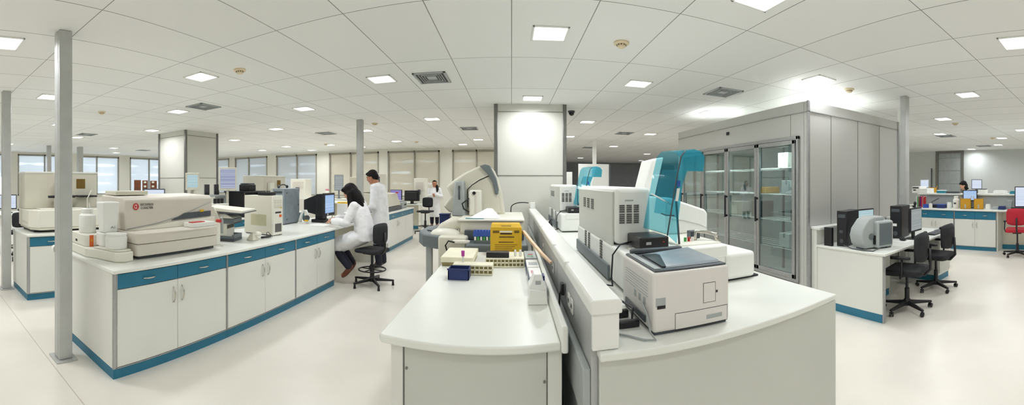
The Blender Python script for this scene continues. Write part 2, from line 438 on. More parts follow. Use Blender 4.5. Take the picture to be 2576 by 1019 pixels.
# ------------------------------------------------------------------ panelled square columns
def column(n, x0, x1, y0, y1, tr=.06):
    g = G().box(x0 + .02, x1 - .02, y0 + .02, y1 - .02, 0, CEIL)
    c = struct('column_%d' % n, g, 'wall')
    t = G()
    for X in (x0, x1 - tr):
        for Y in (y0, y1 - tr): t.box(X, X + tr, Y, Y + tr, 0, CEIL)
    obj('corner_trim', t, 'trim', c, .006)
    s = G()
    for z in (CEIL - .13, 1.62): s.box(x0 + .013, x1 - .013, y0 + .013, y1 - .013, z, z + .008)
    obj('joint', s, 'trim', c)
column(1, -.29, .91, 6.2, 7.3)
column(2, -8.15, -7.02, 6.0, 7.15)

# ------------------------------------------------------------------ thin steel posts
def post(x, y, label, s=.06, foot=True):
    o = thing('steel_post', label, 'post', (x, y, 0))
    obj('shaft', G().box(-s, s, -s, s, 0.012, CEIL).box(-s * .55, s * .55, -s - .004, s + .004, .02, CEIL - .01), 'post', o, .006)
    obj('base_plate', G().box(-s * 1.6, s * 1.6, -s * 1.6, s * 1.6, 0, .012), 'post', o, .003)
    return o
p = post(-3.02, 1.22, 'big grey square post standing at the end of the logo analyzer bench')
obj('outlet', G().cyl((-.06, -.04, .93), (-.10, -.05, .93), .035, .03, 14).cyl((-.1, -.05, .93), (-.105, -.05, .93), .012), 'white', p, smooth='auto')
post(-5.24, 1.24, 'grey post at the picture edge beside the second bench end')
post(-3.05, 7.19, 'grey post standing behind the man in the white coat')
post(4.9, 2.87, 'grey post beside the steel cold room corner and the two desks', .052)
post(-12.5, 5.7, 'distant thin post seen in front of the windows, close to the big grey post', .09)
post(-12.5, 4.5, 'distant thin post in front of the windows above the fluidics cabinet', .07)
o = thing('wall_conduit', 'slim white conduit with a teal switch at the cold room back corner', 'conduit', (5.82, 3.5, 0))
obj('channel', G().box(-.05, .05, -.03, .03, 0, CEIL), 'white', o, .004)
obj('switch', G().box(-.03, .03, -.045, -.03, 1.28, 1.42), 'white', o, .004); obj('button', G().box(-.018, .018, -.052, -.045, 1.35, 1.4), 'tealp', o)

# ------------------------------------------------------------------ ceiling lamps
lamp_data = bpy.data.lights.new('lamp_light', 'AREA'); lamp_data.shape = 'SQUARE'; lamp_data.size = .27; lamp_data.energy = LAMP_W; lamp_data.spread = R(162); lamp_data.color = (.945, .972, 1)
def lamp(x, y, label, group=None):
    o = thing('ceiling_lamp', label, 'ceiling lamp', (x, y, CEIL), 0, group)
    return o
proto = None
def put_lamp(x, y, label, group=None):
    global proto
    if proto is None:
        proto = lamp(x, y, label, group)
        a, t = .155, .018
        obj('frame', G().box(-a, a, -a, -a + t, -.012, 0).box(-a, a, a - t, a, -.012, 0).box(-a, -a + t, -a, a, -.012, 0).box(a - t, a, -a, a, -.012, 0), 'white', proto, .003)
        dfz = obj('diffuser', G().box(-a + t, a - t, -a + t, a - t, -.006, -.001), 'lamp', proto)
        lg = bpy.data.objects.new('lamp_light', lamp_data); COL.objects.link(lg); lg.parent = proto; lg.location = (0, 0, -.014)
        return proto
    r = dup(proto, (x, y, CEIL), 0, label)
    if group: r['group'] = group
    elif 'group' in r: del r['group']
    return r
for x, y, l in [
    (.33, 3.25, 'largest square ceiling lamp, high in front of the central column'),
    (.32, 5.77, 'square ceiling lamp just before the face of the central column'),
    (1.62, 4.66, 'square ceiling lamp above the far white analyzer with small teal hood'),
    (1.62, 2.08, 'square ceiling lamp cut by the top edge of the picture'),
    (-1.59, 4.44, 'square ceiling lamp beside the large black louvred air vent'),
    (-3.38, 3.14, 'square ceiling lamp beside the smoke detector, over the logo analyzer bench'),
    (-3.4, .79, 'square ceiling lamp cut by the picture edge near the big grey post'),
    (-5.35, 1.92, 'square ceiling lamp partly behind the big grey post'),
    (-5.3, 4.35, 'square ceiling lamp touching the diamond vent over the beige analyzers'),
    (-3.45, 5.63, 'square ceiling lamp above the black tube monitor'),
    (-1.6, 7.5, 'slim looking ceiling lamp above the woman with crossed arms'),
    (-5.31, 7.38, 'small ceiling lamp beside the two-tone column'),
    (-7.62, 5.42, 'ceiling lamp lighting the bright face of the two-tone column'),
    (-7.68, 8.52, 'small ceiling lamp past the dark face of the two-tone column'),
    (-3.53, 8.68, 'small ceiling lamp close to the post behind the standing man'),
    (-7.83, 3.07, 'thin lit ceiling lamp half hidden by the big grey post'),
    (-9.83, 4.4, 'small ceiling lamp beneath a vent, past the big grey post'),
    (1.6, 7.87, 'small ceiling lamp next to the dark camera dome'),
    (3.61, 9.39, 'small ceiling lamp past the teal hood before the steel room'),
    (3.44, 3.25, 'ceiling lamp washed out by glow over the steel room front corner'),
    (3.49, 6.04, 'ceiling lamp washed out by glow over the far end of the steel room'),
    (4.49, 4.07, 'ceiling lamp half hidden behind the top edge of the steel room'),
    (3.39, .8, 'square ceiling lamp cut by the picture edge above the red chair'),
    (5.19, 1.97, 'pale greenish ceiling lamp beside the thin post near the two desks'),
    (6.98, 3.18, 'small ceiling lamp beside a smoke detector over the sharps boxes'),
    (9.12, 4.25, 'small ceiling lamp beside the far vent above the grey door'),
    (9.07, 2.03, 'small ceiling lamp at the picture edge over the far counter'),
    (10.55, 2.95, 'tiny ceiling lamp beside a far smoke detector'),
    (1.61, 10.46, 'tiny ceiling lamp showing just beside the central column trim'),
    (-3.54, 11.26, 'tiny ceiling lamp above the beige bench machines at the back'),
    (-9.29, 11.97, 'tiny ceiling lamp before the cool-tinted back windows')]:
    put_lamp(x, y, l)
put_lamp(13.7, 5.05, 'tiny ceiling lamp washing the far pale wall beside the grey door')
for x, y in [(-5.3, 12.6), (-1.65, 12.7), (-7.6, 13.0), (-12.4, 12.2), (-14.2, 8.2)]:  # extra lamps added to lift the dim walls at the windows
    put_lamp(x, y, 'tiny ceiling lamp added to brighten the window walls', 'tiny ceiling lamps added to brighten the window walls')
# lamps added for light, carrying the grid behind the camera and into far bays
for x, y in [(.33, -.6), (-1.6, -2), (-3.4, -1.8), (3.4, -2.4), (-5.35, -.8), (-7.8, 0.3), (7, .3), (0.3, -4), (-5.3, -3.6), (5.3, -3.6), (-9.9, 1.4), (9.1, -.7), (-12, -.5), (12, -.5),
             (-12.3, 3), (-12.3, 7), (-12.3, 10.5), (12.4, 3.6), (7.5, 6.5), (10.5, 6.5), (5.5, 9.4), (8.5, 10.5), (3.6, 13), (6, 16), (10, 16), (3.6, 19.5), (7.5, 21), (-6, 11.5), (-1, 11.3), (5.19, 4.95), (-10.5, 9.5), (-7.6, 11.2)]:  # the one above the cold room is added to brighten its dark rear
    put_lamp(x, y, 'square recessed ceiling lamp added to light the rest of the room', 'ceiling lamps added for light on the same grid')

# ------------------------------------------------------------------ vents
vp = None
for x, y, l in [(-.97, 4.55, 'black louvred square vent beside a lamp, nearest the central column'), (-4.68, 4.4, 'diamond looking grey ceiling vent over the beige analyzers'),
                (2.87, 4.58, 'dark ceiling vent beside the glow over the steel room'), (-9.15, 4.37, 'small grey ceiling vent just past the big grey post'),
                (-4.67, 8.73, 'small grey ceiling vent above the black tube monitor'), (-1.01, 8.97, 'small grey ceiling vent beside the central column trim'),
                (2.91, 9.46, 'small grey ceiling vent between the central column and the steel room'), (9.58, 4.28, 'small grey ceiling vent above the far grey door'),
                (12.66, 4.2, 'tiny grey ceiling vent close to the far pale wall'), (-12.55, 8.49, 'tiny grey ceiling vent before the leftmost windows by the two-tone column'), (2.81, 13.66, 'tiny grey ceiling vent above the far white board')]:
    if vp is None:
        vp = thing('air_vent', l, 'air vent', (x, y, CEIL)); a, b = .2, .235
        obj('backing', G().box(-a + .02, a - .02, -b + .02, b - .02, -.003, -.001), 'ink', vp)
        obj('frame', G().box(-a, a, -b, -b + .03, -.014, 0).box(-a, a, b - .03, b, -.014, 0).box(-a, -a + .03, -b, b, -.014, 0).box(a - .03, a, -b, b, -.014, 0), 'lgrey', vp, .003)
        g = G()
        for k in range(1, 6):      # nested square louvres
            s_ = 1 - k / 6.2; A, B_ = (a - .03) * s_, (b - .03) * s_
            for q in ((-A, A, -B_, -B_ + .009), (-A, A, B_ - .009, B_), (-A, -A + .009, -B_, B_), (A - .009, A, -B_, B_)): g.box(*q, -.013 + k * .0012, -.003)
        g.box(-.05, .05, -.06, .06, -.008, -.003)
        obj('louvre', g, 'lgrey', vp)
    else: dup(vp, (x, y, CEIL), 0, l)
sp = None
for x, y, l in [(-2.85, 3.25, 'ivory smoke detector beside the lamp over the logo analyzer bench'), (1.0, 3.34, 'largest ivory smoke detector, beside the big ceiling lamp'), (-6.1, 3.22, 'small ivory smoke detector just past the big grey post'),
                (-2.92, 7.7, 'small ivory smoke detector near the post behind the standing man'), (4.07, 3.27, 'ivory smoke detector in the glow over the steel room'), (7.6, 3.18, 'small ivory smoke detector past the thin post near the desks'),
                (-2.97, 11.54, 'tiny smoke detector above the far beige machines'), (-5.97, 11.16, 'tiny smoke detector before the back windows'), (10.39, 3.18, 'tiny smoke detector near the far pale wall')]:
    if sp is None:
        sp = thing('smoke_detector', l, 'smoke detector', (x, y, CEIL))
        obj('base', G().lathe([(.07, 0), (.072, -.012), (.066, -.018), (.05, -.02)], n=24), 'smoke', sp, smooth='auto')
        obj('sensor', G().lathe([(.042, -.019), (.04, -.034), (.036, -.036), (.034, -.046), (.02, -.052), (.004, -.053)], n=24), 'smoke', sp, smooth='auto')
        g = G()
        for k in range(10): t = 2 * PI * k / 10; g.cyl((.04 * math.cos(t), .04 * math.sin(t), -.024), (.04 * math.cos(t), .04 * math.sin(t), -.033), .006, n=6)
        obj('slot', g, 'ink', sp)
    else: dup(sp, (x, y, CEIL), 0, l)
o = thing('camera_dome', 'dark round camera dome on the ceiling beside the central column', 'security camera', (1.08, 6.75, CEIL))
obj('mount', G().lathe([(.06, 0), (.062, -.02), (.055, -.028)]), 'dgrey', o, smooth='auto'); obj('dome', G().lathe([(.05, -.026), (.048, -.05), (.038, -.07), (.02, -.083), (.002, -.086)]), 'dome', o, smooth=True)
# ------------------------------------------------------------------ laboratory furniture
def bow_handle(g, c, along, out, L=.11, h=.028, r=.005):
    c, a, n = Vector(c), Vector(along), Vector(out)
    g.tube([c + a * (L / 2 * t) + n * (h * (1 - t * t) ** .6 if abs(t) < 1 else -.002) for t in (-1, -.92, -.7, -.35, 0, .35, .7, .92, 1)], [r * .8, r, r, r * 1.2, r * 1.3, r * 1.2, r, r, r * .8], 8)
    return g

def cabinet(label, loc, rz, n, w=.61, depth=.55, end=False, h=.8105, drawers=True, group=None):
    """base unit seen from its front (local -y): n doors under n teal drawers, teal plinth"""
    o = thing('base_cabinet', label, 'cabinet', loc, rz, group)
    W = n * w
    obj('carcass', G().box(.0, W, .02, depth, .085, h), 'lam', o)
    obj('plinth', G().box(0, W, .012, depth - .02, 0, .085), 'teal', o)
    g = G()
    for k in (0, W): g.box(k - .007 if k else 0, k if k else .014, -.004, .02, .085, h)
    g.box(0, W, -.004, .02, .083, .09)
    obj('edge_trim', g, 'alu', o)
    zt = h - .008; zd = .69 if drawers else zt + .006
    for k in range(n):
        x0, x1 = k * w + (.014 if k == 0 else .002), (k + 1) * w - (.008 if k == n - 1 else .002)
        d = obj('door', G().box(x0, x1, 0, .02, .092, zd - .006), 'lam', o, .002)
        left = k % 2 == 0
        hx = x1 - .045 if left else x0 + .045
        obj('handle', bow_handle(G(), (hx, 0, zd - .13), (0, 0, 1), (0, -1, 0), .13), 'chrome', d, smooth=True)
        if drawers:
            q = obj('drawer', G().box(x0, x1, 0, .02, zd, zt), 'teal', o, .002)
            obj('handle', bow_handle(G(), ((x0 + x1) / 2, 0, (zd + zt) / 2), (1, 0, 0), (0, -1, 0), .12), 'chrome', q, smooth=True)
    if end:
        obj('end_panel', G().box(-.022, 0, -.002, depth, .085, h), 'lam', o, .002)
        obj('corner_trim', G().box(-.024, -.008, -.006, .012, .085, h), 'alu', o)
        obj('end_plinth', G().box(-.014, 0, .014, depth, 0, .085), 'teal', o)
    return o

def worktop(label, x0, x1, y0, y1, z1=TOP, t=.03, up=None):
    o = thing('worktop', label, 'worktop', (x0, y0, z1 - t))
    obj('top', G().box(x0, x1, y0, y1, z1 - t, z1), 'lamtop', o, .008, w=True, seg=3)
    return o

# left-hand bench with the logo analyzer (front at x=-2.5, facing +x)
L1 = 'white base cabinet with teal drawers, '
for y0, n, l, e in [(1.44, 2, L1 + 'nearest on the logo analyzer bench, by the big post', True), (2.662, 2, L1 + 'middle one under the computer towers', False), (3.884, 2, L1 + 'last one before the seated woman', False)]:
    cabinet(l, (-2.5, y0, 0), 90, n, w=.53 if y0 > 3.8 else .61, depth=1.07, end=e)
o = worktop('long pale worktop carrying the logo analyzer and computers', -3.6, -2.475, 1.405, 6.75)
obj('knee_panel', G().box(-3.0, -2.97, 5.12, 6.7, .0, .812), 'beige', o, w=True)
obj('support_panel', G().box(-3.57, -2.53, 6.68, 6.72, 0, .8115), 'lam', o, w=True)
# second bench row behind it
cabinet(L1 + 'seen between the two grey posts under the fluidics analyzer', (-4.62, 1.39, 0), 90, 2, depth=.72, end=True)
b2 = cabinet('', (-4.62, 2.64, 0), 90, 2, depth=.72)
b2['label'] = L1 + 'hidden behind the logo analyzer'
for i, y in enumerate((2.64, 3.87, 5.1, 6.33)):
    if i: dup(b2, (-4.62, y, 0), 90, L1 + ['hidden behind the logo analyzer', 'behind the beige computer tower', 'behind the grey computer case', 'under the distant beige analyzer'][i])
worktop('pale worktop under the fluidics analyzer, second row', -5.4, -4.595, 1.36, 7.62)
# third row at the picture edge
o = worktop('pale worktop at the picture edge behind the thin post', -8.6, -7.6, 1.6, 5.9)
obj('leg_panel', G().box(-8.55, -7.65, 1.65, 1.69, 0, .812), 'lam', o, w=True); obj('leg_panel', G().box(-8.55, -7.65, 5.8, 5.84, 0, .812), 'lam', o, w=True)
# continuation bench behind the standing man
cabinet(L1 + 'with two doors behind the standing man', (-2.62, 7.7, 0), 90, 3, w=.71, depth=.75, end=True)
worktop('pale worktop behind the standing man with the beige analyzer', -3.45, -2.6, 7.66, 9.86)
# bench along the back windows
o = worktop('pale worktop along the back windows with many machines', -6.4, -2.7, 11.2, 12.3)
for x in (-6.35, -4.7, -2.75): obj('leg_panel', G().box(x, x + .04, 11.22, 12.28, 0, .812), 'lam', o, w=True)
obj('modesty_panel', G().box(-6.3, -3.0, 11.9, 11.93, .1, .812), 'beige', o, w=True)
obj('plinth', G().box(-6.3, -3.0, 11.88, 11.9, 0, .1), 'teal', o, w=True)
o = worktop('long pale worktop under the cool windows past the two-tone column', -14.4, -9.2, 9.2, 10.2)
for x in (-14.35, -11.8, -9.26): obj('leg_panel', G().box(x, x + .04, 9.22, 10.18, 0, .812), 'lam', o, w=True)

# central foreground bench
o = thing('island_bench', 'empty-fronted pale island bench in the foreground with racks at its far end', 'bench', (-.2, 2.6, 0))
xa, xb = -.575, .205
pts = [(xa, 3.62), (xa, 1.575)] + [(xa + .01 + (xb - xa - .01) * t, 1.56 - .035 * (1 - (2 * t - 1) ** 2)) for t in (0, .1, .2, .3, .4, .5, .6, .7, .8, .9, 1)] + [(xb, 3.62)]
obj('worktop', G().prism(pts, 'z', TOP - .036, TOP), 'lamtop', o, .009, w=True, seg=3)
obj('backsplash', G().prism([(xb, 1.53), (xb + .028, 1.53), (xb + .028, 3.62), (xb, 3.62)], 'z', TOP - .036, TOP + .075), 'lamtop', o, .008, w=True)
obj('carcass', G().box(-.53, .215, 1.62, 3.6, 0, TOP - .036), 'lamgrey', o, w=True)
obj('end_panel', G().box(-.47, .15, 1.605, 1.62, .02, TOP - .04), 'lamgrey', o, .003, w=True)
obj('corner_stile', G().box(-.53, -.474, 1.6, 1.62, 0, TOP - .037), 'lam', o, .003, w=True)
obj('corner_stile', G().box(.154, .215, 1.6, 1.62, 0, TOP - .037), 'lam', o, .003, w=True)
for x in (-.474, .15): obj('panel_trim', G().box(x, x + .004, 1.602, 1.62, 0, TOP - .037), 'trim', o, w=True)
for x, z in ((-.458, .69), (.14, .66)): obj('screw', G().cyl((x, 1.606, z), (x, 1.6, z), .006, n=10), 'trim', o, w=True)

# low service partition with a white cap
o = thing('service_partition', 'long low grey partition with a white cap dividing the two island benches', 'partition', (.33, 3.8, 0))
px0, px1, pyn, pyf = .292, .385, 1.325, 6.18
obj('core', G().box(px0, px1, pyn + .012, pyf, .902, 1.04).box(px0, px1, 1.368, pyf, 0, .902), 'partition', o, w=True)
obj('end_cap', G().box(px0 - .004, px1 + .004, pyn, pyn + .02, .902, 1.045), 'white', o, .004, w=True)
prof = [(px0 - .012, 1.035), (px1 + .012, 1.035), (px1 + .012, 1.078), (px1 + .002, 1.088), (px0 - .002, 1.088), (px0 - .012, 1.078)]
obj('cap_rail', G().prism(prof, 'y', pyn - .012, pyf), 'white', o, .004, w=True)
obj('end_block', G().box(px0 + .004, px1 - .004, 6.06, 6.16, 1.0885, 1.19), 'white', o, .006, w=True)
obj('trunking', G().box(px0 - .03, px0, 1.37, pyf, .62, .82), 'lgrey', o, .006, w=True)
obj('kick_board', G().box(px0 - .008, px0, 1.37, pyf, 0, .6), 'lgrey', o, w=True)
for y in (1.78, 1.87, 2.6, 3.4): 
    k = obj('socket', G().box(px0 - .008, px0, y - .03, y + .03, .885, .955), 'white', o, .003, w=True)
    obj('socket_hole', G().box(px0 - .0095, px0 - .007, y - .012, y - .006, .91, .93).box(px0 - .0095, px0 - .007, y + .006, y + .012, .91, .93), 'ink', k, w=True)
obj('joint', G().box(px0 - .0006, px0, 2.4, 2.404, .82, 1.035).box(px0 - .0006, px0, 3.7, 3.705, .82, 1.035).box(px0 - .0006, px0, 4.9, 4.905, .82, 1.035), 'trim', o, w=True)
obj('rail_clip', G().box(px0 - .02, px0 + .01, 1.96, 1.975, 1.05, 1.095).box(px0 - .02, px0 + .01, 2.52, 2.535, 1.05, 1.095).box(px0 - .02, px0 + .01, 3.6, 3.615, 1.05, 1.095), 'white', o, .003, w=True)
o = tag(obj('plug_cable', G().box(.268, .284, 2.02, 2.07, .9, .96).tube([(.274, 2.05, .92), (.262, 2.05, .9), (.258, 2.04, .82), (.262, 2.02, .7), (.26, 1.98, .5), (.272, 1.95, .2)], .005), 'black', smooth='auto'), 'black plug and cable hanging down the grey partition side', 'cable')
o = tag(obj('wood_stick', G().tube([(.11, 3.5, 1.055), (.17, 3.05, 1.02), (.22, 2.78, .987), (.268, 2.56, .963)], [.016, .015, .014, .011], 4), 'wood'), 'pale wooden stick leaning from the yellow sharps box to the partition', 'stick')
o = tag(obj('arched_cable', G().tube([(.27 - .28 * math.sin(R(a)) , 6.03, 1.05 + .14 * math.cos(R(a - 20))) for a in range(0, 100, 10)] + [(-.015, 6.03, .9), (-.02, 6.03, .5), (-.02, 6.03, .01)], .008), 'black', smooth=True), 'black cable arching down beside the central column', 'cable')

# right-hand island bench
BR = .90
o = thing('island_bench', 'pale island bench carrying the laser printer and teal-hooded analyzers', 'bench', (1, 3.7, 0))
pts = [(.391, 6.1), (.391, 1.364), (.312, 1.364), (.312, 1.297)] + [(.33 + 1.235 * t, 1.3 + .045 * t - .028 * (1 - (2 * t - 1) ** 2)) for t in (0, .1, .2, .3, .4, .5, .6, .7, .8, .9, 1)] + [(1.565, 2.6), (1.55, 6.1)]
obj('worktop', G().prism(pts, 'z', BR - .03, BR), 'lamtop', o, .007, w=True, seg=3)
obj('carcass', G().box(.391, 1.54, 1.36, 6.08, 0, BR - .03), 'lamgrey', o, w=True)
obj('end_panel', G().box(.318, 1.55, 1.338, 1.36, 0, BR - .03), 'lamgrey', o, .003, w=True)
obj('side_panel', G().box(1.54, 1.552, 1.36, 6.08, .0, BR - .03), 'lam', o, .003, w=True)

# ------------------------------------------------------------------ steel walk-in cold room
c, ye, xe, zt, zb = 3.3, 6.98, 5.42, 2.525, .27
o = thing('cold_room', 'big brushed steel walk-in cold room with glass doors', 'cold room', (4.3, 5, 0))
doors = [(3.5, 4.3), (4.3, 5.1), (5.1, 5.9), (5.9, 6.7)]
obj('side_wall', G().box(c, xe, 3.3, 3.38, 0, zt), 'steel', o, .006, w=True)
obj('back_wall', G().box(xe - .08, xe, 3.38, ye - .08, 0, zt), 'steel', o, w=True)
obj('side_wall', G().box(c, xe, ye - .08, ye, 0, zt), 'steel', o, w=True)
obj('roof', G().box(c + .08, xe - .08, 3.38, ye - .08, zt - .09, zt), 'white', o, w=True)  # hidden top coloured white to bounce lamp glow onto the ceiling
obj('fascia', G().box(c, c + .08, 3.38, ye - .08, 2.08, zt).box(c, c + .08, 3.38, 3.46, 0, 2.08).box(c, c + .08, 6.74, ye - .08, 0, 2.08), 'steel', o, w=True)
obj('base', G().box(c + .02, c + .08, 3.46, 6.74, 0, zb), 'trim', o, w=True)
obj('top_trim', G().box(c - .012, c, 3.3, ye, zt - .14, zt - .13).box(c - .004, xe, 3.288, 3.3, zt - .14, zt - .13).box(c - .012, c + .02, 3.288, 3.32, 0, zt).box(xe - .03, xe + .01, 3.288, 3.32, 0, zt), 'alu', o, w=True)
obj('panel_seam', G().box(c - .002, c, 3.62, 3.626, 2.1, zt - .14).box(3.72, 3.726, 3.297, 3.3, 0, zt - .14).box(4.3, 4.306, 3.297, 3.3, 0, zt - .14).box(4.85, 4.856, 3.297, 3.3, 0, zt - .14), 'trim', o, w=True)
obj('door_surround', G().box(c - .03, c + .01, 3.455, 3.495, zb, 2.10).box(c - .03, c + .01, 6.705, 6.745, zb, 2.10).box(c - .03, c + .01, 3.455, 6.745, 2.055, 2.10).box(c - .03, c + .01, 3.455, 6.745, zb - .03, zb + .012), 'alu', o, .004, w=True)
obj('lining', G().box(xe - .1, xe - .085, 3.4, ye - .1, .1, zt - .1).box(c + .1, xe - .1, 3.385, 3.395, .1, zt - .1).box(c + .1, xe - .1, ye - .1, ye - .09, .1, zt - .1).box(c + .09, xe - .1, 3.4, ye - .1, .08, .1), 'inner', o, w=True)
obj('control_box', G().box(c - .02, c, 5.08, 5.14, 2.27, 2.32), 'black', o, .003, w=True)
for y0, y1 in doors:
    t = .05
    y0 += .004; y1 -= .004
    d = obj('glass_door', G().box(c - .045, c - .005, y0, y0 + t, zb + .015, 2.05).box(c - .045, c - .005, y1 - t, y1, zb + .015, 2.05).box(c - .045, c - .005, y0, y1, zb + .015, zb + .07).box(c - .045, c - .005, y0, y1, 2.0, 2.05), 'alu', o, .004, w=True)
    obj('glass', G().box(c - .03, c - .022, y0 + t, y1 - t, zb + .07, 2.0), 'glass', d, w=True)
    obj('handle', G().box(c - .095, c - .075, y1 - .036, y1 - .012, .96, 1.31).box(c - .08, c - .04, y1 - .034, y1 - .014, .97, 1.0).box(c - .08, c - .04, y1 - .034, y1 - .014, 1.27, 1.3), 'black', d, .004, w=True)
for y in (4.3, 5.9):
    lt = obj('interior_lamp', G().box(3.42, 3.46, y - .5, y + .5, 2.0, 2.03), 'lgrey', o, w=True)
    ld = bpy.data.lights.new('cold_light', 'AREA'); ld.shape = 'RECTANGLE'; ld.size = .05; ld.size_y = 1; ld.energy = 11; ld.color = (.92, 1, .97)
    lo = bpy.data.objects.new('cold_light', ld); COL.objects.link(lo); lo.parent = o; lo.location = Vector((3.46, y, 1.99)) - o.location; lo.rotation_euler = (0, R(-35), 0)
for k, z in enumerate((.55, .95, 1.33, 1.72)):
    g = G()
    for x in (3.62, 3.74, 3.86, 3.98, 4.1): g.cyl((x, 3.45, z), (x, 6.8, z), .006, n=6)
    for y in (3.46, 4.3, 5.1, 5.9, 6.78): g.box(3.58, 4.12, y - .01, y + .01, z - .012, z + .002)
    obj('wire_shelf', g, 'white', o, w=True)
obj('shelf_upright', G().box(3.57, 3.6, 3.45, 3.48, .1, 2.1).box(3.57, 3.6, 4.68, 4.71, .1, 2.1).box(3.57, 3.6, 6.76, 6.79, .1, 2.1).box(4.1, 4.13, 3.45, 3.48, .1, 2.1).box(4.1, 4.13, 4.68, 4.71, .1, 2.1).box(4.1, 4.13, 6.76, 6.79, .1, 2.1), 'dgrey', o, w=True)
i = 0
for y, z, m, hh, l in [(3.7, 1.34, 'white', .22, 'white carton on the third cold room shelf behind the first door'), (4.0, 1.34, 'lgrey', .2, 'grey carton on the third cold room shelf behind the first door'), (3.75, 1.73, 'white', .24, 'white carton on the top cold room shelf behind the first door'), (4.08, 1.73, 'cream', .22, 'cream carton on the top cold room shelf behind the first door'),
                       (3.8, .96, 'black', .16, 'black carton on the second cold room shelf behind the first door'), (4.05, .56, 'white', .2, 'white carton on the bottom cold room shelf behind the first door'), (4.6, 1.34, 'ochre', .1, 'ochre carton in the cold room behind the middle door'),
                       (4.75, .96, 'dgrey', .25, 'dark carton on the second cold room shelf behind the middle door'), (5.4, .96, 'beige', .22, 'beige carton on the second cold room shelf near the teal hood')]:
    g = G().box(3.66, 3.95, y, y + .22, z, z + hh)
    q = thing('carton', l, 'carton', (3.8, y + .11, z), 0, 'cartons in the cold room')
    obj('box', g, m, q, .004, w=True); obj('tape', G().box(3.655, 3.955, y + .09, y + .13, z + hh, z + hh + .001).box(3.656, 3.66, y + .09, y + .13, z + hh * .7, z + hh), 'clear', q, w=True)

# ------------------------------------------------------------------ two-seat desk against the cold room
DZ = .75
o = thing('computer_desk', 'pale two-seat computer desk against the steel cold room side', 'desk', (4.5, 2.75, 0))
obj('desktop', G().prism([(3.34, 2.2), (5.62, 2.36), (5.62, 3.2), (5.03, 3.2), (5.03, 2.74), (4.77, 2.74), (4.77, 3.2), (3.34, 3.2)], 'z', DZ - .03, DZ), 'lamtop', o, .006, w=True)
obj('end_panel', G().prism([(2.24, .09), (2.24, DZ - .03), (3.2, DZ - .03), (3.2, .09)], 'x', 3.36, 3.39), 'lam', o, .003, w=True)
obj('plinth', G().box(3.364, 3.386, 2.25, 3.2, 0, .09), 'teal', o, w=True)
obj('back_ledge', G().box(3.345, 4.77, 3.2, 3.285, 0, .93).box(5.03, 5.62, 3.2, 3.285, 0, .93), 'lam', o, w=True)
obj('ledge_cap', G().box(3.33, 4.77, 3.14, 3.287, .93, .965).box(5.03, 5.63, 3.14, 3.287, .93, .965), 'lamtop', o, .006, w=True)
obj('trim_edge', G().box(3.355, 3.395, 2.225, 2.24, 0, DZ - .03), 'alu', o, w=True)
ped = obj('pedestal', G().box(5.2, 5.6, 2.45, 3.15, .09, DZ - .03), 'lam', o, .003, w=True)
obj('plinth', G().box(5.21, 5.59, 2.46, 3.15, 0, .09), 'teal', o, w=True)
obj('drawer_front', G().box(5.21, 5.59, 2.435, 2.45, .12, .4).box(5.21, 5.59, 2.435, 2.45, .41, .7), 'lamgrey', ped, .003, w=True)
ped = obj('pedestal', G().box(4.05, 4.3, 2.75, 3.15, .09, DZ - .03), 'lamgrey', o, .003, w=True)
obj('plinth', G().box(4.06, 4.29, 2.76, 3.15, 0, .09), 'teal', o, w=True)
o = thing('pedestal_cabinet', 'low cream cupboard on the floor past the second desk chair', 'cabinet', (6.05, 3.0, 0))
obj('body', G().box(5.75, 6.35, 2.75, 3.3, 0.02, .56), 'cream', o, .004, w=True)
obj('door', G().box(5.74, 5.752, 2.77, 3.28, .04, .54), 'cream', o, .003, w=True)
obj('handle', G().box(5.725, 5.74, 2.79, 2.81, .3, .4), 'trim', o, w=True); obj('foot', G().box(5.78, 6.32, 2.78, 3.27, 0, .02), 'trim', o, w=True)

# far counter with raised shelf, drawers facing -x
RC = .9
for y0, l in [(4.33, 'white base cabinet with teal drawers on the far counter, partly behind the second monitor'), (3.33, 'white base cabinet with teal drawers on the far counter, under the yellow sharps boxes')]:
    cabinet(l, (7.9, y0, 0), -90, 2, w=.495, depth=.6, h=.8685)
o = thing('counter', 'long far counter worktop with a raised middle shelf and knee space', 'counter', (8.3, 2.6, RC))
obj('worktop', G().box(7.87, 8.56, .3, 4.6, RC - .03, RC), 'lamtop', o, .006, w=True)
obj('end_panel', G().box(7.91, 8.5, 2.30, 2.335, 0, RC - .03), 'lamgrey', o, w=True)
obj('knee_panel', G().box(8.3, 8.33, .3, 2.3, .1, RC - .03), 'beige', o, w=True)
obj('plinth', G().box(8.28, 8.3, .3, 2.3, 0, .1), 'teal', o, w=True)
obj('shelf_back', G().box(8.56, 8.6, .3, 4.6, 0, 1.2), 'lgrey', o, w=True)
obj('raised_shelf', G().box(8.5, 9.1, .3, 4.6, 1.2, 1.235), 'lamtop', o, .005, w=True)
obj('shelf_back', G().box(9.0, 9.04, .3, 4.6, 0, 1.2), 'lgrey', o, w=True)
o = worktop('pale worktop on the hidden side of the far counter', 9.05, 9.7, .3, 5.2, RC)
obj('leg_panel', G().box(9.06, 9.65, .35, .39, 0, RC - .03), 'lam', o, w=True); obj('leg_panel', G().box(9.06, 9.65, 5.1, 5.14, 0, RC - .03), 'lam', o, w=True)
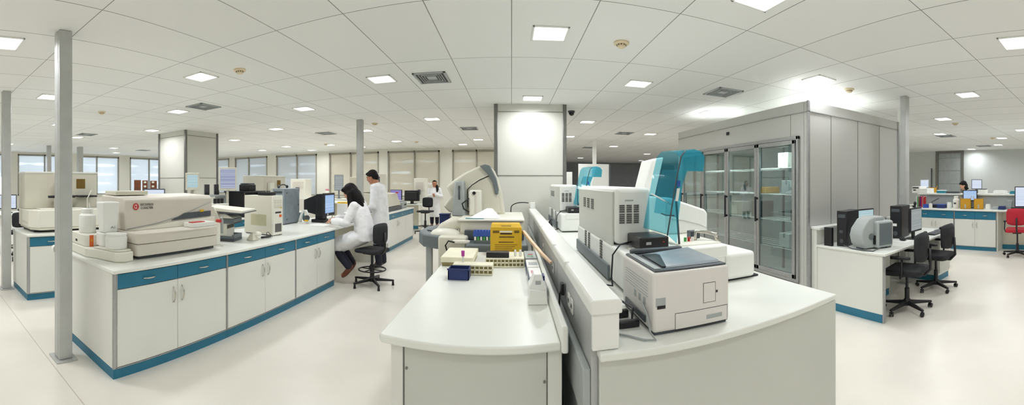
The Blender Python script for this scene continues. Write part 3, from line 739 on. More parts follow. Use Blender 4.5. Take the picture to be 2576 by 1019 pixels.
# ------------------------------------------------------------------ logo analyzer on the near bench
def logo(o, mtx, size, two=True):
    """red round mark with a swirl, and two lines of dark lettering"""
    g = G(); g.m = mtx
    g.lathe([(size * .62, 0), (size * .62, .001), (size * .6, .0014)], n=28)
    lg = obj('logo_mark', g, 'red', o, w=True)
    g = G(); g.m = mtx
    g.tube([(size * .34 * math.cos(t), size * .34 * math.sin(t), .0016) for t in [R(a) for a in range(40, 330, 20)]], size * .05, 6)
    g.tube([(size * .12 * math.cos(t), size * .2 * math.sin(t), .0016) for t in [R(a) for a in range(-120, 130, 25)]], size * .045, 6)
    obj('logo_swirl', g, 'white', lg, w=True)
    g = G(); g.m = mtx
    g.text('BECKMAN', size * .62, T(size * 2.4, size * .3, .0005)).text('COULTER', size * .62, T(size * 2.4, -size * .32, .0005))
    obj('logo_lettering', g, 'ink', o, w=True)

an = thing('chemistry_analyzer', 'long low taupe analyzer with a red logo, nearest on the bench', 'analyzer', (-3.0, 2.3, TOP))
obj('foot_base', G().box(-3.32, -2.74, 1.8, 2.72, TOP + .001, .875), 'dgrey', an, .004, w=True)
obj('lower_body', G().rbox(-3.38, -2.69, 1.76, 2.74, .875, .975, .04), 'taupe', an, .006, w=True)
obj('lid', G().rbox(-3.38, -2.685, 1.755, 2.745, .98, 1.07, .04).box(-3.36, -2.72, 1.8, 2.72, .97, .985), 'taupe', an, .008, w=True)
obj('lid_grip', G().box(-2.688, -2.678, 2.1, 2.6, 1.052, 1.068), 'taupe', an, .003, w=True)
# sloped head unit with a scooped front
prof = [(-3.4, 1.07), (-2.93, 1.07), (-2.95, 1.34), (-2.98, 1.37), (-3.4, 1.385)]
g = G().prism(prof, 'y', 1.79, 2.9)
hd = obj('head_unit', g, 'taupe', an, .012, w=True)
obj('swoosh_groove', G().tube([(-2.929, 1.81, 1.084), (-2.929, 2.15, 1.118), (-2.931, 2.4, 1.165), (-2.936, 2.65, 1.235), (-2.942, 2.88, 1.3)], .0035, 6), 'lgrey', hd, w=True, smooth=True)
obj('dark_recess', G().prism([(2.32, 1.135), (2.5, 1.20), (2.86, 1.205), (2.86, 1.15)], 'x', -2.945, -2.922), 'dgrey', hd, .003, w=True)
obj('cream_ledge', G().prism([(1.8, 1.07), (2.9, 1.07), (2.9, 1.14), (2.34, 1.125)], 'x', -2.94, -2.90), 'cream', hd, .004, w=True)
obj('yellow_button', G().box(-2.925, -2.915, 2.70, 2.75, 1.20, 1.225), 'yellow', hd, .003, w=True)
obj('top_box', G().box(-3.38, -3.16, 1.82, 2.2, 1.384, 1.425), 'beige', an, .006, w=True)
obj('end_turret', G().rbox(-3.15, -2.83, 2.76, 2.94, TOP + .001, 1.07, .05), 'cream', an, .006, w=True)
obj('probe_bar', G().tube([(-2.84, 2.95, .96), (-2.84, 2.95, 1.1), (-2.84, 2.93, 1.13)], .014), 'lgrey', an, w=True, smooth=True)
obj('red_knob', G().cyl((-2.85, 2.88, 1.10), (-2.8, 2.88, 1.10), .018), 'red', an, w=True)
obj('sample_box', G().box(-2.86, -2.72, 2.42, 2.72, 1.07, 1.115), 'white', an, .005, w=True)
obj('red_strip', G().box(-2.80, -2.74, 2.43, 2.6, 1.115, 1.122), 'red', an, .002, w=True)
logo(an, FX(-2.941, 1.91, 1.285), .052)

tr = thing('reagent_tray', 'cream reagent tray at the bench end beside the big post', 'tray', (-3.0, 1.6, TOP))
obj('tray', G().prism([(-3.42, 1.455), (-3.05, 1.445), (-2.95, 1.5), (-2.72, 1.56), (-2.68, 1.64), (-2.7, 1.73), (-3.42, 1.745)], 'z', TOP + .001, TOP + .085), 'cream', tr, .012, w=True, seg=3)
obj('tray_rim', G().prism([(-3.0, 1.5), (-2.92, 1.52), (-2.73, 1.575), (-2.7, 1.64), (-2.72, 1.72), (-3.0, 1.73)], 'z', TOP + .086, TOP + .1), 'cream', tr, .006, w=True)
obj('tank', G().rbox(-3.42, -3.08, 1.46, 1.73, TOP + .086, 1.035, .03), 'cream', tr, .008, w=True)
obj('warning_label', G().box(-3.08, -3.078, 1.5, 1.54, .9, 1.03), 'orange', tr, w=True)
obj('warning_sign', G().prism([(1.508, .975), (1.532, .975), (1.52, 1.0)], 'x', -3.0785, -3.077), 'yellow', tr, w=True)
obj('arrow_mark', G().box(-3.3, -3.26, 1.458, 1.46, .955, .975), 'ink', tr, w=True)
DR = .93
def jar(label, x, y, z, r, h, capr, caph, m='white', cap='white', rib=True):
    o = thing('jar', label, 'container', (x, y, z))
    p = [(r * .96, .001), (r, .006), (r, h * .8), (r * .97, h * .86), (capr * 1.02, h * .96), (capr, h)]
    obj('body', G().lathe(p, n=24), m, o, smooth='auto')
    c = obj('cap', G().lathe([(capr * 1.1, h), (capr * 1.12, h + caph * .9), (capr * 1.02, h + caph)], n=24), cap, o, smooth='auto')
    if rib: obj('rib', G().lathe([(r * 1.0, h * .3), (r * 1.015, h * .32), (r * 1.0, h * .34)], n=24), m, o, smooth='auto')
    return o
j = jar('translucent white bottle with tubes in its cap on the reagent tray', -3.25, 1.56, 1.036, .082, .19, .05, .035)
obj('tube', G().tube([(.0, 0, .2), (.0, 0, .32), (.01, .04, .40)], .006), 'cream', j, smooth=True); obj('tube', G().tube([(.03, 0, .2), (.04, .0, .28), (.06, .02, .0), (.09, .0, .0)], .004), 'white', j, smooth=True)
jar('squat white jar with a flat lid on the reagent tray', -3.125, 1.68, 1.036, .045, .055, .05, .03)
jar('wide ribbed white drum at the corner of the reagent tray', -2.83, 1.635, DR + .013, .095, .115, .085, .012)
o = thing('waste_container', 'tall white square container with a grey mark on the reagent tray', 'container', (-3.0, 1.62, DR))
obj('body', G().rbox(-3.075, -2.935, 1.555, 1.725, .943, 1.06, .03), 'white', o, .008, w=True)
obj('upper_tank', G().hexa([(-3.045, 1.575, 1.061), (-2.945, 1.575, 1.061), (-2.945, 1.715, 1.061), (-3.045, 1.715, 1.061), (-3.07, 1.56, 1.335), (-2.93, 1.56, 1.335), (-2.93, 1.73, 1.335), (-3.07, 1.73, 1.335)]), 'white', o, .012, w=True, seg=3)
obj('lettering', G().text('A1', .045, T(0, 0, 0) @ FX(-2.9425, 1.67, 1.11)), 'ink', o, w=True)

# multifunction scanner-printer with document slope
o = thing('office_scanner', 'grey and beige flatbed scanner printer between the logo analyzer and tower', 'scanner', (-3.05, 3.25, TOP))
M0 = T(-3.03, 3.2, TOP, 0, 0, 20)
def sb(name, m, *b, bev=.006, par=None):
    g = G(); g.m = M0; g.box(*b); return obj(name, g, m, par or o, bev, w=True)
sb('paper_tray', 'dgrey', -.14, .16, -.12, .13, .001, .03)
sb('tray_wall', 'mgrey', .13, .16, -.12, .13, .03, .075); sb('tray_wall', 'mgrey', -.14, .16, .11, .13, .03, .075); sb('tray_wall', 'mgrey', -.14, .16, -.12, -.10, .03, .06)
sb('output_paper', 'paper', .0, .15, -.04, .08, .031, .035, bev=0)
sb('engine_body', 'cream', -.2, .06, -.11, .14, .03, .2)
sb('feed_slot', 'black', .06, .064, -.09, .12, .14, .18)
sb('grey_jaw', 'mgrey', -.1, .15, -.11, .15, .2, .255); sb('slot', 'black', .148, .153, -.09, .13, .2, .212)
g = G(); g.m = M0; g.hexa([(-.2, -.12, .26), (.15, -.12, .26), (.15, .15, .26), (-.2, .15, .26), (-.2, -.11, .34), (.02, -.11, .33), (.02, .14, .33), (-.2, .14, .34)])
obj('scan_deck', g, 'cream', o, .008, w=True)
g = G(); g.m = M0; g.hexa([(-.22, -.13, .345), (.26, -.15, .325), (.26, .33, .325), (-.22, .25, .345), (-.22, -.13, .39), (.26, -.13, .352), (.26, .32, .35), (-.22, .25, .39)])
obj('document_lid', g, 'cream', o, .006, w=True)
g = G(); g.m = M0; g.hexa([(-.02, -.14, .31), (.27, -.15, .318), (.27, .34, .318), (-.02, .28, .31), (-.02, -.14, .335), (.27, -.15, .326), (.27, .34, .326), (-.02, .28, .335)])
obj('lid_dark_edge', g, 'dgrey', o, .003, w=True)  # dark grey slab edging the underside of the lid
g = G(); g.m = M0; g.hexa([(-.2, -.155, .2), (.02, -.155, .21), (.02, -.125, .21), (-.2, -.125, .2), (-.2, -.155, .41), (-.08, -.155, .39), (-.08, -.125, .39), (-.2, -.125, .41)])
obj('side_arm', g, 'cream', o, .006, w=True)
o = thing('barcode_cradle', 'small beige barcode reader lying by the scanner tray', 'barcode reader', (-2.76, 3.38, TOP))
obj('body', G().hexa([(-.06, -.06, .001), (.05, -.06, .001), (.05, .05, .001), (-.06, .05, .001), (-.02, -.02, .085), (.02, -.02, .085), (.03, .03, .075), (-.02, .03, .075)]), 'beige', o, .01)
obj('head', G().ell((.02, .05, .07), (.05, .06, .03)), 'cream', o, smooth=True)
obj('trigger', G().box(.0, .03, .1, .125, .06, .08), 'red', o, .004)
obj('grip', G().tube([(.03, .12, .02), (.05, .2, .02), (.05, .27, .018)], .013), 'black', o, smooth=True)
obj('cable', G().tube([(.05, .2, .02), (.0, .26, .06), (-.02, .32, .06), (.02, .34, .01), (.05, .3, .008)], .004), 'black', o, smooth=True)

def tower_pc(label, loc, rz, w, d, h, side, front, dark=False):
    """computer tower: front is local -y"""
    o = thing('computer_tower', label, 'computer', loc, rz)
    obj('case', G().box(-w / 2, w / 2, 0, d, .012, h), side, o, .006)
    obj('front_panel', G().box(-w / 2, w / 2, -.03, 0, .008, h + .002), front, o, .008)
    for x in (-w * .35, w * .35): obj('foot', G().box(x - .02, x + .02, -.02, d - .02, .001, .014), 'dgrey', o)
    if not dark:
        obj('drive_bay', G().box(-w * .36, w * .36, -.034, -.03, h - .09, h - .05), 'beige', o, .002)
        obj('drive_bay', G().box(-w * .36, w * .36, -.034, -.03, h - .15, h - .105), 'beige', o, .002)
        obj('floppy_slot', G().box(-w * .28, w * .3, -.033, -.03, h * .56, h * .6), 'ink', o, .001)
        obj('power_button', G().box(w * .12, w * .34, -.038, -.03, h * .46, h * .52), 'orange', o, .003)
        obj('yellow_sticker', G().box(w * .18, w * .4, -.0315, -.03, h * .68, h * .72), 'yellow', o)
        obj('grille', G().box(-w * .3, w * .34, -.033, -.03, .045, .15), 'vent', o, .001)
    else:
        obj('drive_bay', G().box(-w * .36, w * .36, -.032, -.03, h - .08, h - .04), 'dgrey', o, .001)
        obj('badge', G().box(-w * .22, w * .12, -.0315, -.03, h * .38, h * .46), 'paper', o)
        obj('power_button', G().cyl((0, -.03, h * .16), (0, -.034, h * .16), w * .2), 'dgrey', o)
    return o
t = tower_pc('beige computer tower with a brownish stain in the middle of the bench', (-2.79, 3.88, TOP), 87, .2, .46, .50, 'beige', 'cream')
obj('stain_patch', G().box(-.1012, -.1, .08, .34, .12, .26), 'stain', t)
t2 = tower_pc('galvanised grey computer case standing behind the beige tower', (-3.2, 5.16, TOP), 90, .22, .43, .57, 'bluegrey', 'bluegrey', True)
t2.location = (-3.48, 4.92, TOP); t2.rotation_euler = (0, 0, 0)
obj('side_panel', G().box(.111, .116, .015, .42, .02, .56), 'bluegrey', t2, .002)
for y, z in ((.05, .08), (.05, .5), (.39, .3)): obj('screw', G().cyl((.116, y, z), (.122, y, z), .012, n=10), 'dgrey', t2)
def flat_monitor(label, loc, rz, w, h, scr, m='black', stand=True, z0=.08, arm=None, rim=.018):
    """flat display: the screen is local -y"""
    o = thing('flat_monitor', label, 'monitor', loc, rz)
    obj('housing', G().box(-w / 2, w / 2, -.015, .02, z0, z0 + h).box(-w / 2 + .04, w / 2 - .04, .02, .045, z0 + .04, z0 + h - .04), m, o, .006)
    obj('screen', G().box(-w / 2 + rim, w / 2 - rim, -.0175, -.015, z0 + rim * 1.3, z0 + h - rim), scr, o)
    if stand:
        obj('stand', G().box(-.03, .03, .02, .05, .012, z0 + .06).rbox(-w * .28, w * .28, -.06, .12, .001, .013, .04), m, o, .003)
    return o

# ---- things around the woman's place
o = thing('tube_monitor', 'black tube monitor with a lit blue screen beside the seated woman', 'monitor', (-3.2, 5.62, TOP))
g = G(); M0 = T(-2.97, 5.62, TOP, 0, 0, 92)
def lb(name, m, x0, x1, y0, y1, z0, z1, bev=.004):
    g = G(); g.m = M0; g.box(x0, x1, y0, y1, z0, z1); return obj(name, g, m, o, bev, w=True)
g.m = M0; g.hexa([(-.2, 0, .12), (.2, 0, .12), (.17, .14, .12), (-.17, .14, .12), (-.2, 0, .48), (.2, 0, .48), (.17, .14, .475), (-.17, .14, .475)])
g.hexa([(-.16, .14, .13), (.16, .14, .13), (.09, .42, .17), (-.09, .42, .17), (-.16, .14, .465), (.16, .14, .465), (.09, .42, .37), (-.09, .42, .37)])
obj('cabinet', g, 'black', o, .012, w=True, seg=3)
lb('bezel', 'black', -.205, .205, -.03, .0, .11, .49)
lb('screen', 'scr_blue', -.165, .165, -.033, -.029, .16, .455, 0)
lb('badge', 'white', -.09, -.05, -.0325, -.03, .12, .15, 0)
lb('neck', 'black', -.08, .08, .06, .2, .05, .13); lb('foot', 'black', -.13, .13, .02, .25, .001, .05)
o = thing('monitor_riser', 'flat white box with small dark objects under the tube monitor front', 'box', (-2.75, 5.5, TOP))
obj('body', G().box(-2.85, -2.63, 5.4, 5.56, TOP + .001, TOP + .1), 'cream', o, .004, w=True); obj('front_slot', G().box(-2.82, -2.66, 5.396, 5.4, TOP + .02, TOP + .03), 'ink', o, w=True)
o = thing('label_dispenser', 'small white curved label dispenser beside the grey computer case', 'dispenser', (-3.22, 5.25, TOP))
obj('base', G().rbox(-3.31, -3.13, 5.18, 5.3, TOP + .001, TOP + .02, .02), 'white', o, .004, w=True)
obj('arm', G().tube([(-3.29, 5.24, .86), (-3.26, 5.24, .98), (-3.22, 5.24, 1.05), (-3.17, 5.24, 1.05), (-3.13, 5.24, .98)], [.03, .025, .022, .022, .018]), 'white', o, w=True, smooth=True)
obj('label_roll', G().cyl((-3.17, 5.2, .93), (-3.17, 5.28, .93), .045, n=20), 'dgrey', o, w=True, smooth='auto'); obj('yellow_tab', G().box(-3.16, -3.1, 5.17, 5.19, .885, .91), 'yellow', o, w=True)
o = tag(obj('open_notebook', G().hexa([(-3.0, 5.02, TOP + .001), (-2.72, 5.02, TOP + .001), (-2.72, 5.3, TOP + .001), (-3.0, 5.3, TOP + .001), (-3.0, 5.02, TOP + .008), (-2.72, 5.02, TOP + .006), (-2.72, 5.3, TOP + .006), (-3.0, 5.3, TOP + .014)]), 'paper', bevel=.002), 'white open notebook under the writing hands of the seated woman', 'notebook')
o = thing('black_tray', 'small black tray beside the writing hand of the woman', 'tray', (-2.68, 5.72, TOP))
obj('floor', G().box(-2.78, -2.58, 5.62, 5.82, TOP + .001, TOP + .012), 'black', o, .002, w=True); obj('rim', G().box(-2.78, -2.58, 5.62, 5.628, .85, .93).box(-2.78, -2.58, 5.812, 5.82, .85, .93).box(-2.78, -2.772, 5.62, 5.82, .85, .93).box(-2.588, -2.58, 5.62, 5.82, .85, .93), 'black', o, w=True)
o = thing('desk_organizer', 'white slatted desk organizer with papers beside the tube monitor screen', 'organizer', (-2.95, 6.1, TOP))
obj('back', G().box(-3.02, -2.82, 6.06, 6.08, TOP + .001, 1.13), 'paper', o, .003, w=True); obj('foot', G().box(-3.02, -2.82, 5.99, 6.06, TOP + .001, .87), 'white', o, w=True)
obj('papers', G().hexa([(-2.82, 5.9, TOP + .001), (-2.66, 5.9, TOP + .001), (-2.66, 6.05, TOP + .001), (-2.82, 6.05, TOP + .001), (-2.82, 5.9, .99), (-2.66, 5.9, .96), (-2.66, 6.05, .97), (-2.82, 6.05, 1.0)]), 'white', o, .004, w=True)

def sharps_box(label, loc, rz, w=.28, d=.2, h=.29, m='yellow', open_=False):
    o = thing('sharps_box', label, 'sharps box', loc, rz)
    if not open_:
        obj('carton', G().box(-w / 2, w / 2, 0, d, .001, h - .035), m, o, .003)
        obj('lid_fold', G().hexa([(-w / 2 + .004, .0, h - .034), (w / 2 - .004, 0, h - .034), (w / 2 - .004, d, h - .034), (-w / 2 + .004, d, h - .034), (-w / 2 + .008, .03, h), (w / 2 - .02, .03, h), (w / 2 - .02, d - .03, h), (-w / 2 + .008, d - .03, h)]), m, o, .003)
        obj('carry_slot', G().box(-w * .16, w * .16, .012, .02, h - .028, h - .016).box(-w * .16, w * .16, .028, .034, h - .012, h - .002), 'ink', o)
        obj('label', G().box(-w * .2, w * .2, -.0015, 0, h * .74, h * .79), 'cream', o); obj('drop_slot', G().box(-w * .19, w * .19, -.002, 0, h * .68, h * .72), 'black', o)
        g = G(); ink = [(-.42, -.22, .72, .8), (.26, .42, .72, .8), (-.22, .26, .575, .62), (-.24, .24, .42, .455)] + [(-.36, .36 - .08 * (i % 3), .35 - .055 * i, .365 - .055 * i) for i in range(5)]
        for a, b, z0, z1 in ink: g.box(a * w, b * w, -.0012, 0, z0 * h, z1 * h)
        obj('printed_text', g, 'yink', o)
    else:
        obj('carton', G().box(-w / 2, w / 2, 0, .008, .001, h * .78).box(-w / 2, w / 2, d - .008, d, .001, h * .78).box(-w / 2, -w / 2 + .008, 0, d, .001, h * .78).box(w / 2 - .008, w / 2, 0, d, .001, h * .78).box(-w / 2, w / 2, 0, d, .001, .008), m, o)
        for sx in (-1, 1): obj('lid_flap', G().hexa([(sx * w / 2, 0, h * .77), (sx * w / 2 - sx * .006, 0, h * .77), (sx * w / 2 - sx * .006, d, h * .77), (sx * w / 2, d, h * .77), (sx * (w / 2 + .02), 0, h), (sx * (w / 2 + .015), 0, h), (sx * (w / 2 + .015), d, h), (sx * (w / 2 + .02), d, h)]), m, o)
        obj('m_shaped_window', G().prism([(-w * .12, .02), (w * .06, .02), (w * .02, h * .36), (-w * .1, h * .36)], 'y', -.0015, 0), 'lgrey', o)
    return o
sharps_box('tall yellow sharps box behind the head of the seated woman', (-3.05, 6.36, TOP), 22, .22, .16, .30)
o = thing('first_aid_box', 'small red and white box just past the forearm of the woman', 'box', (-2.8, 5.98, TOP))
obj('box', G().box(-2.72, -2.56, 6.2, 6.36, TOP + .001, .9), 'cream', o, .003, w=True); obj('red_top', G().box(-2.71, -2.57, 6.22, 6.34, .9, .925), 'red', o, .003, w=True)
o = thing('headset', 'black headset resting on the grey computer case', 'headset', (-3.46, 5.05, 1.413))
obj('band', G().tube([(-.05, .12 * math.cos(R(a)) + .02, .012 + .05 * math.sin(R(a))) for a in range(0, 181, 20)], .009), 'black', o, smooth=True)
obj('ear_pad', G().ell((-.05, .14, .028), (.02, .03, .027)), 'black', o, smooth=True); obj('ear_pad', G().ell((-.05, -.1, .028), (.02, .03, .027)), 'dgrey', o, smooth=True)
o = tag(obj('black_box', G().box(-3.04, -2.84, 3.82, 3.94, TOP + .503, TOP + .545), 'black', bevel=.004), 'flat black box lying on the beige computer tower', 'box')

# ---- second row: big beige analyzers with white sampling towers
def fluidics(label, y0, w=1.12):
    o = thing('fluidics_analyzer', label, 'analyzer', (-5.0, y0 + .5, TOP))
    X0, XF, y1 = -5.36, -4.74, y0 + w
    obj('base_feet', G().box(X0 + .05, XF - .06, y0 + .06, y1 - .06, TOP + .001, .875), 'black', o, w=True)
    obj('front_deck', G().prism([(X0, y0), (XF - .13, y0), (XF, y0 + .1), (XF, y1 - .1), (XF - .13, y1), (X0, y1)], 'z', .9, 1.14), 'cream', o, .015, w=True, seg=3)
    obj('deck_base', G().prism([(X0 + .02, y0 + .02), (XF - .11, y0 + .02), (XF + .015, y0 + .12), (XF + .015, y1 - .12), (XF - .11, y1 - .02), (X0 + .02, y1 - .02)], 'z', .876, .9), 'beige', o, .005, w=True)
    obj('deck_plate', G().box(XF - .26, XF - .05, y0 + .15, y1 - .3, 1.14, 1.155), 'cream', o, .004, w=True)
    b = obj('back_panel', G().box(X0, XF - .3, y0 + .0, y1 + .0, 1.14, 1.655), 'beige', o, .01, w=True)
    obj('bay', G().box(XF - .3, XF - .297, y0 + .34, y0 + .62, 1.16, 1.6), 'taupe', b, w=True)
    obj('top_rail', G().box(X0, XF - .285, y0 - .004, y1 + .004, 1.64, 1.662), 'white', o, .003, w=True)
    obj('dark_window', G().box(XF - .3, XF - .296, y1 - .34, y1 - .2, 1.42, 1.56), 'yink', b, w=True)
    obj('sample_tower', G().box(XF - .29, XF - .2, y0 + .44, y0 + .58, 1.16, 1.5).box(XF - .2, XF - .14, y0 + .47, y0 + .55, 1.16, 1.38), 'cream', o, .006, w=True)
    for y, z in ((y0 + .36, 1.31), (y0 + .66, 1.31)): obj('black_probe', G().cyl((XF - .2, y - .05, z), (XF - .2, y + .05, z), .018, n=12), 'black', o, w=True)
    for yy in (y0 + .4, y0 + .62): obj('clamp', G().box(XF - .22, XF - .17, yy, yy + .04, 1.155, 1.3), 'taupe', o, w=True)
    obj('valve_block', G().box(XF - .24, XF - .16, y0 + .48, y0 + .6, 1.155, 1.22), 'ink', o, .004, w=True)
    obj('shelf_arm', G().box(XF - .3, XF - .1, y1 - .36, y1 - .1, 1.3, 1.325), 'black', o, .004, w=True)
    obj('side_grip', G().box(X0 + .2, X0 + .42, y0 - .004, y0, .95, .98), 'taupe', o, w=True)
    logo(o, FX(XF + .0005, y0 + .38, 1.02), .03)
    return o
fluidics('big beige analyzer with sampling towers and red logo, standing between the two grey posts', 1.46)
fluidics('distant beige analyzer rising above the beige computer tower', 6.22, 1.16)

# ---- other small devices on the second row and the benches behind
def speaker(label, loc, rz=60):
    o = thing('speaker', label, 'speaker', loc, rz)
    obj('cabinet', G().box(-.045, .045, -.05, .06, .001, .2), 'black', o, .006)
    obj('grille', G().box(-.038, .038, -.054, -.05, .06, .19), 'ink', o, .002)
    return o
o = flat_monitor('tall beige touch monitor on an arm above the scanner', (-4.86, 5.2, TOP), 48, .34, .43, 'scr_lilac', 'beige', False, .52, rim=.03)
obj('arm_post', G().cyl((0, .06, 0.001), (0, .06, .75), .025).box(-.06, .06, .0, .16, .001, .02).box(-.03, .03, .03, .09, .68, .74), 'beige', o)
o = flat_monitor('small beige framed monitor in front of the two-tone column', (-5.14, 4.56, TOP), 50, .26, .31, 'scr_aqua', 'beige', True, .53, rim=.035)
obj('arm_post', G().box(-.05, .05, .02, .08, .01, .6), 'beige', o, .004)
speaker('black speaker close to the small beige framed monitor', (-5.2, 4.98, TOP + .43), 55); speaker('black speaker close to the tall touch monitor', (-5.2, 5.24, TOP + .43), 55)
o = thing('equipment_shelf', 'grey shelf unit carrying the two black speakers', 'shelf', (-5.2, 4.9, TOP))
obj('board', G().box(-5.36, -5.02, 4.8, 5.38, TOP + .40, TOP + .43), 'lgrey', o, .003, w=True)
for y in (4.81, 5.34): obj('upright', G().box(-5.34, -5.04, y, y + .03, TOP + .001, TOP + .40), 'lgrey', o, w=True)
o = thing('black_shelf', 'black metal shelf behind the beige computer tower', 'shelf', (-4.9, 5.7, TOP))
obj('board', G().box(-5.2, -4.66, 5.45, 6.12, 1.31, 1.34), 'black', o, .003, w=True)
for y in (5.47, 6.07): obj('upright', G().box(-5.18, -4.7, y, y + .03, TOP + .001, 1.31), 'black', o, w=True)
o = thing('label_printer', 'black label printer on the black shelf', 'printer', (-4.9, 5.8, 1.34))
obj('body', G().box(-5.02, -4.78, 5.7, 5.95, 1.341, 1.47), 'black', o, .015, w=True); obj('lid', G().box(-5.0, -4.8, 5.72, 5.93, 1.47, 1.495), 'dgrey', o, .006, w=True); obj('slot', G().box(-4.779, -4.776, 5.75, 5.9, 1.4, 1.42), 'ink', o, w=True)
o = thing('pump_module', 'small black and cream pump module under the tall touch monitor', 'pump', (-4.78, 4.87, TOP))
obj('body', G().box(-4.9, -4.66, 4.72, 5.02, TOP + .001, 1.13), 'cream', o, .006, w=True)
for y in (4.78, 4.87, 4.96): obj('vial', G().cyl((-4.78, y, 1.131), (-4.78, y, 1.22), .03, n=12), 'black', o, w=True, smooth='auto')
jar('dark capped bottle beside the pump module', -4.75, 4.6, TOP, .04, .17, .03, .04, 'dgrey', 'black', False)
o = flat_monitor('white-lit monitor showing just above the logo analyzer', (-4.8, 3.46, TOP), 58, .34, .26, 'scr_white', 'dgrey', True, .31)
o = thing('archive_cabinet', 'brown wooden slide cabinet with white label rows by the window', 'cabinet', (-7.9, 5.42, TOP))
M0 = T(-7.9, 5.42, TOP, 0, 0, 55)
for i, x in enumerate((-.29, -.08, .12)):
    g = G(); g.m = M0; g.box(x, x + (.17, .14, .17)[i], 0, .2, .001, .73 - .01 * i); c_ = obj('column', g, 'brown', o, .004, w=True)
    for k in range(6):
        g = G(); g.m = M0; g.box(x + .005, x + .135, -.003, 0, .1 + k * .105, .105 + k * .105); obj('drawer_gap', g, 'ink', c_, w=True)
        if i: g = G(); g.m = M0; g.box(x + .04, x + .1, -.006, 0, .125 + k * .105, .17 + k * .105); obj('label', g, 'cream', c_, w=True)
for i, (x, y, m) in enumerate([(-4.9, 2.75, 'navy'), (-4.85, 2.88, 'blue')]):
    o = thing('reagent_box', ['navy blue box beside the fluidics analyzer', 'bright blue box beside the fluidics analyzer'][i], 'box', (x, y, TOP))
    obj('box', G().box(-.13, .13, -.05, .05, .001, .34 - .05 * i), m, o, .006); obj('lid', G().box(-.132, .132, -.052, .052, .341 - .05 * i, .37 - .05 * i), 'dgrey', o, .004)
o = thing('microscope', 'small black microscope behind the translucent bottle', 'microscope', (-4.95, 3.02, TOP))
obj('stand', G().box(-.08, .08, -.06, .06, .001, .03).box(-.03, .03, .02, .06, .03, .42), 'white', o, .006); obj('tube', G().cyl((0, -.02, .32), (0, .05, .52), .03).cyl((0, -.03, .34), (0, -.03, .22), .02), 'black', o, smooth='auto'); obj('stage', G().box(-.07, .07, -.08, .02, .16, .18), 'black', o)
# picture edge third row
o = flat_monitor('monitor with a bright screen at the picture edge', (-8.1, 1.95, TOP), 80, .4, .32, 'scr_white')
o = thing('desk_phone', 'white desk phone at the picture edge', 'phone', (-7.8, 2.2, TOP)); obj('base', G().hexa([(-.09, -.1, .001), (.09, -.1, .001), (.09, .1, .001), (-.09, .1, .001), (-.09, -.08, .03), (.09, -.08, .03), (.09, .09, .08), (-.09, .09, .08)]), 'white', o, .006); obj('handset', G().tube([(-.06, -.08, .07), (-.06, 0, .1), (-.06, .09, .1)], [.025, .015, .025]), 'dgrey', o, smooth=True)

# ---- bench behind the standing man
o = thing('bench_analyzer', 'beige boxy analyzer with dark slots behind the standing man', 'analyzer', (-3.0, 8.2, TOP))
obj('base', G().box(-3.35, -2.72, 7.8, 9.1, TOP + .001, TOP + .09), 'dgrey', o, .01, w=True)
obj('body', G().hexa([(-3.38, 7.8, .94), (-2.75, 7.8, .94), (-2.75, 9.12, .94), (-3.38, 9.12, .94), (-3.38, 7.8, 1.28), (-2.86, 7.8, 1.24), (-2.86, 9.12, 1.24), (-3.38, 9.12, 1.28)]), 'beige', o, .015, w=True)
obj('back_unit', G().box(-3.4, -3.1, 8.0, 9.0, 1.281, 1.72), 'cream', o, .008, w=True); obj('vent_slots', G().box(-3.098, -3.09, 8.15, 8.5, 1.5, 1.65), 'dgrey', o, w=True)
obj('red_tag', G().box(-2.82, -2.78, 8.9, 9.0, 1.24, 1.27), 'red', o, w=True)
# ---- bench along the back windows
def beige_tower(label, x, y, w, h, m='beige'):
    o = thing('bench_instrument', label, 'instrument', (x, y, TOP))
    obj('body', G().box(-w / 2, w / 2, -.2, .25, .001, h), m, o, .012)
    obj('panel', G().box(-w * .35, w * .35, -.206, -.2, h * .5, h * .85), 'taupe', o, .002); obj('spout', G().box(-w * .1, w * .1, -.28, -.2, h * .35, h * .55), 'dgrey', o, .004)
    return o
beige_tower('beige instrument with grey fittings just past the standing man', -5.0, 11.7, .5, .85)
beige_tower('tall cream instrument on the window bench near the black monitor', -4.3, 11.8, .36, .85, 'cream')
beige_tower('small cream instrument beside the woman with crossed arms', -2.93, 11.95, .36, .8, 'cream')
o = flat_monitor('violet-lit monitor on the window bench', (-3.58, 11.36, TOP), -15, .42, .36, 'scr_violet', 'black')
o = thing('closed_monitor', 'black-backed monitor turned away on the window bench', 'monitor', (-3.06, 11.34, TOP))
obj('housing', G().box(-.24, .24, -.03, .03, .09, .42).box(-.18, .18, -.07, -.03, .14, .37), 'black', o, .01); obj('stand', G().box(-.05, .05, -.02, .03, .01, .12).box(-.14, .14, -.1, .1, .001, .012), 'black', o)
o = thing('small_printer', 'grey rounded printer on the end of the bench behind the man', 'printer', (-2.95, 9.5, TOP)); obj('body', G().rbox(-.2, .2, -.22, .2, .001, .17, .06), 'lgrey', o, .03, seg=3); obj('slot', G().box(.19, .203, -.1, .1, .07, .11), 'black', o); obj('lid', G().rbox(-.15, .15, -.17, .16, .17, .2, .05), 'lgrey', o, .01)
beige_tower('pale instrument with a screen on top behind the seated woman', -7.4, 11.9, .7, .75, 'cream').location = (-8.0, 12.8, .9)
o = worktop('short pale counter under the warm windows behind the seated woman', -8.6, -5.4, 12.5, 13.3, .9); obj('leg_panel', G().box(-8.55, -8.5, 12.55, 13.25, 0, .869), 'lam', o, w=True); obj('leg_panel', G().box(-5.5, -5.45, 12.55, 13.25, 0, .869), 'lam', o, w=True)
o = flat_monitor('small grey-green display above the seated woman', (-6.3, 12.8, .9), 25, .34, .6, 'scr_grey', 'mgrey', True, .3)
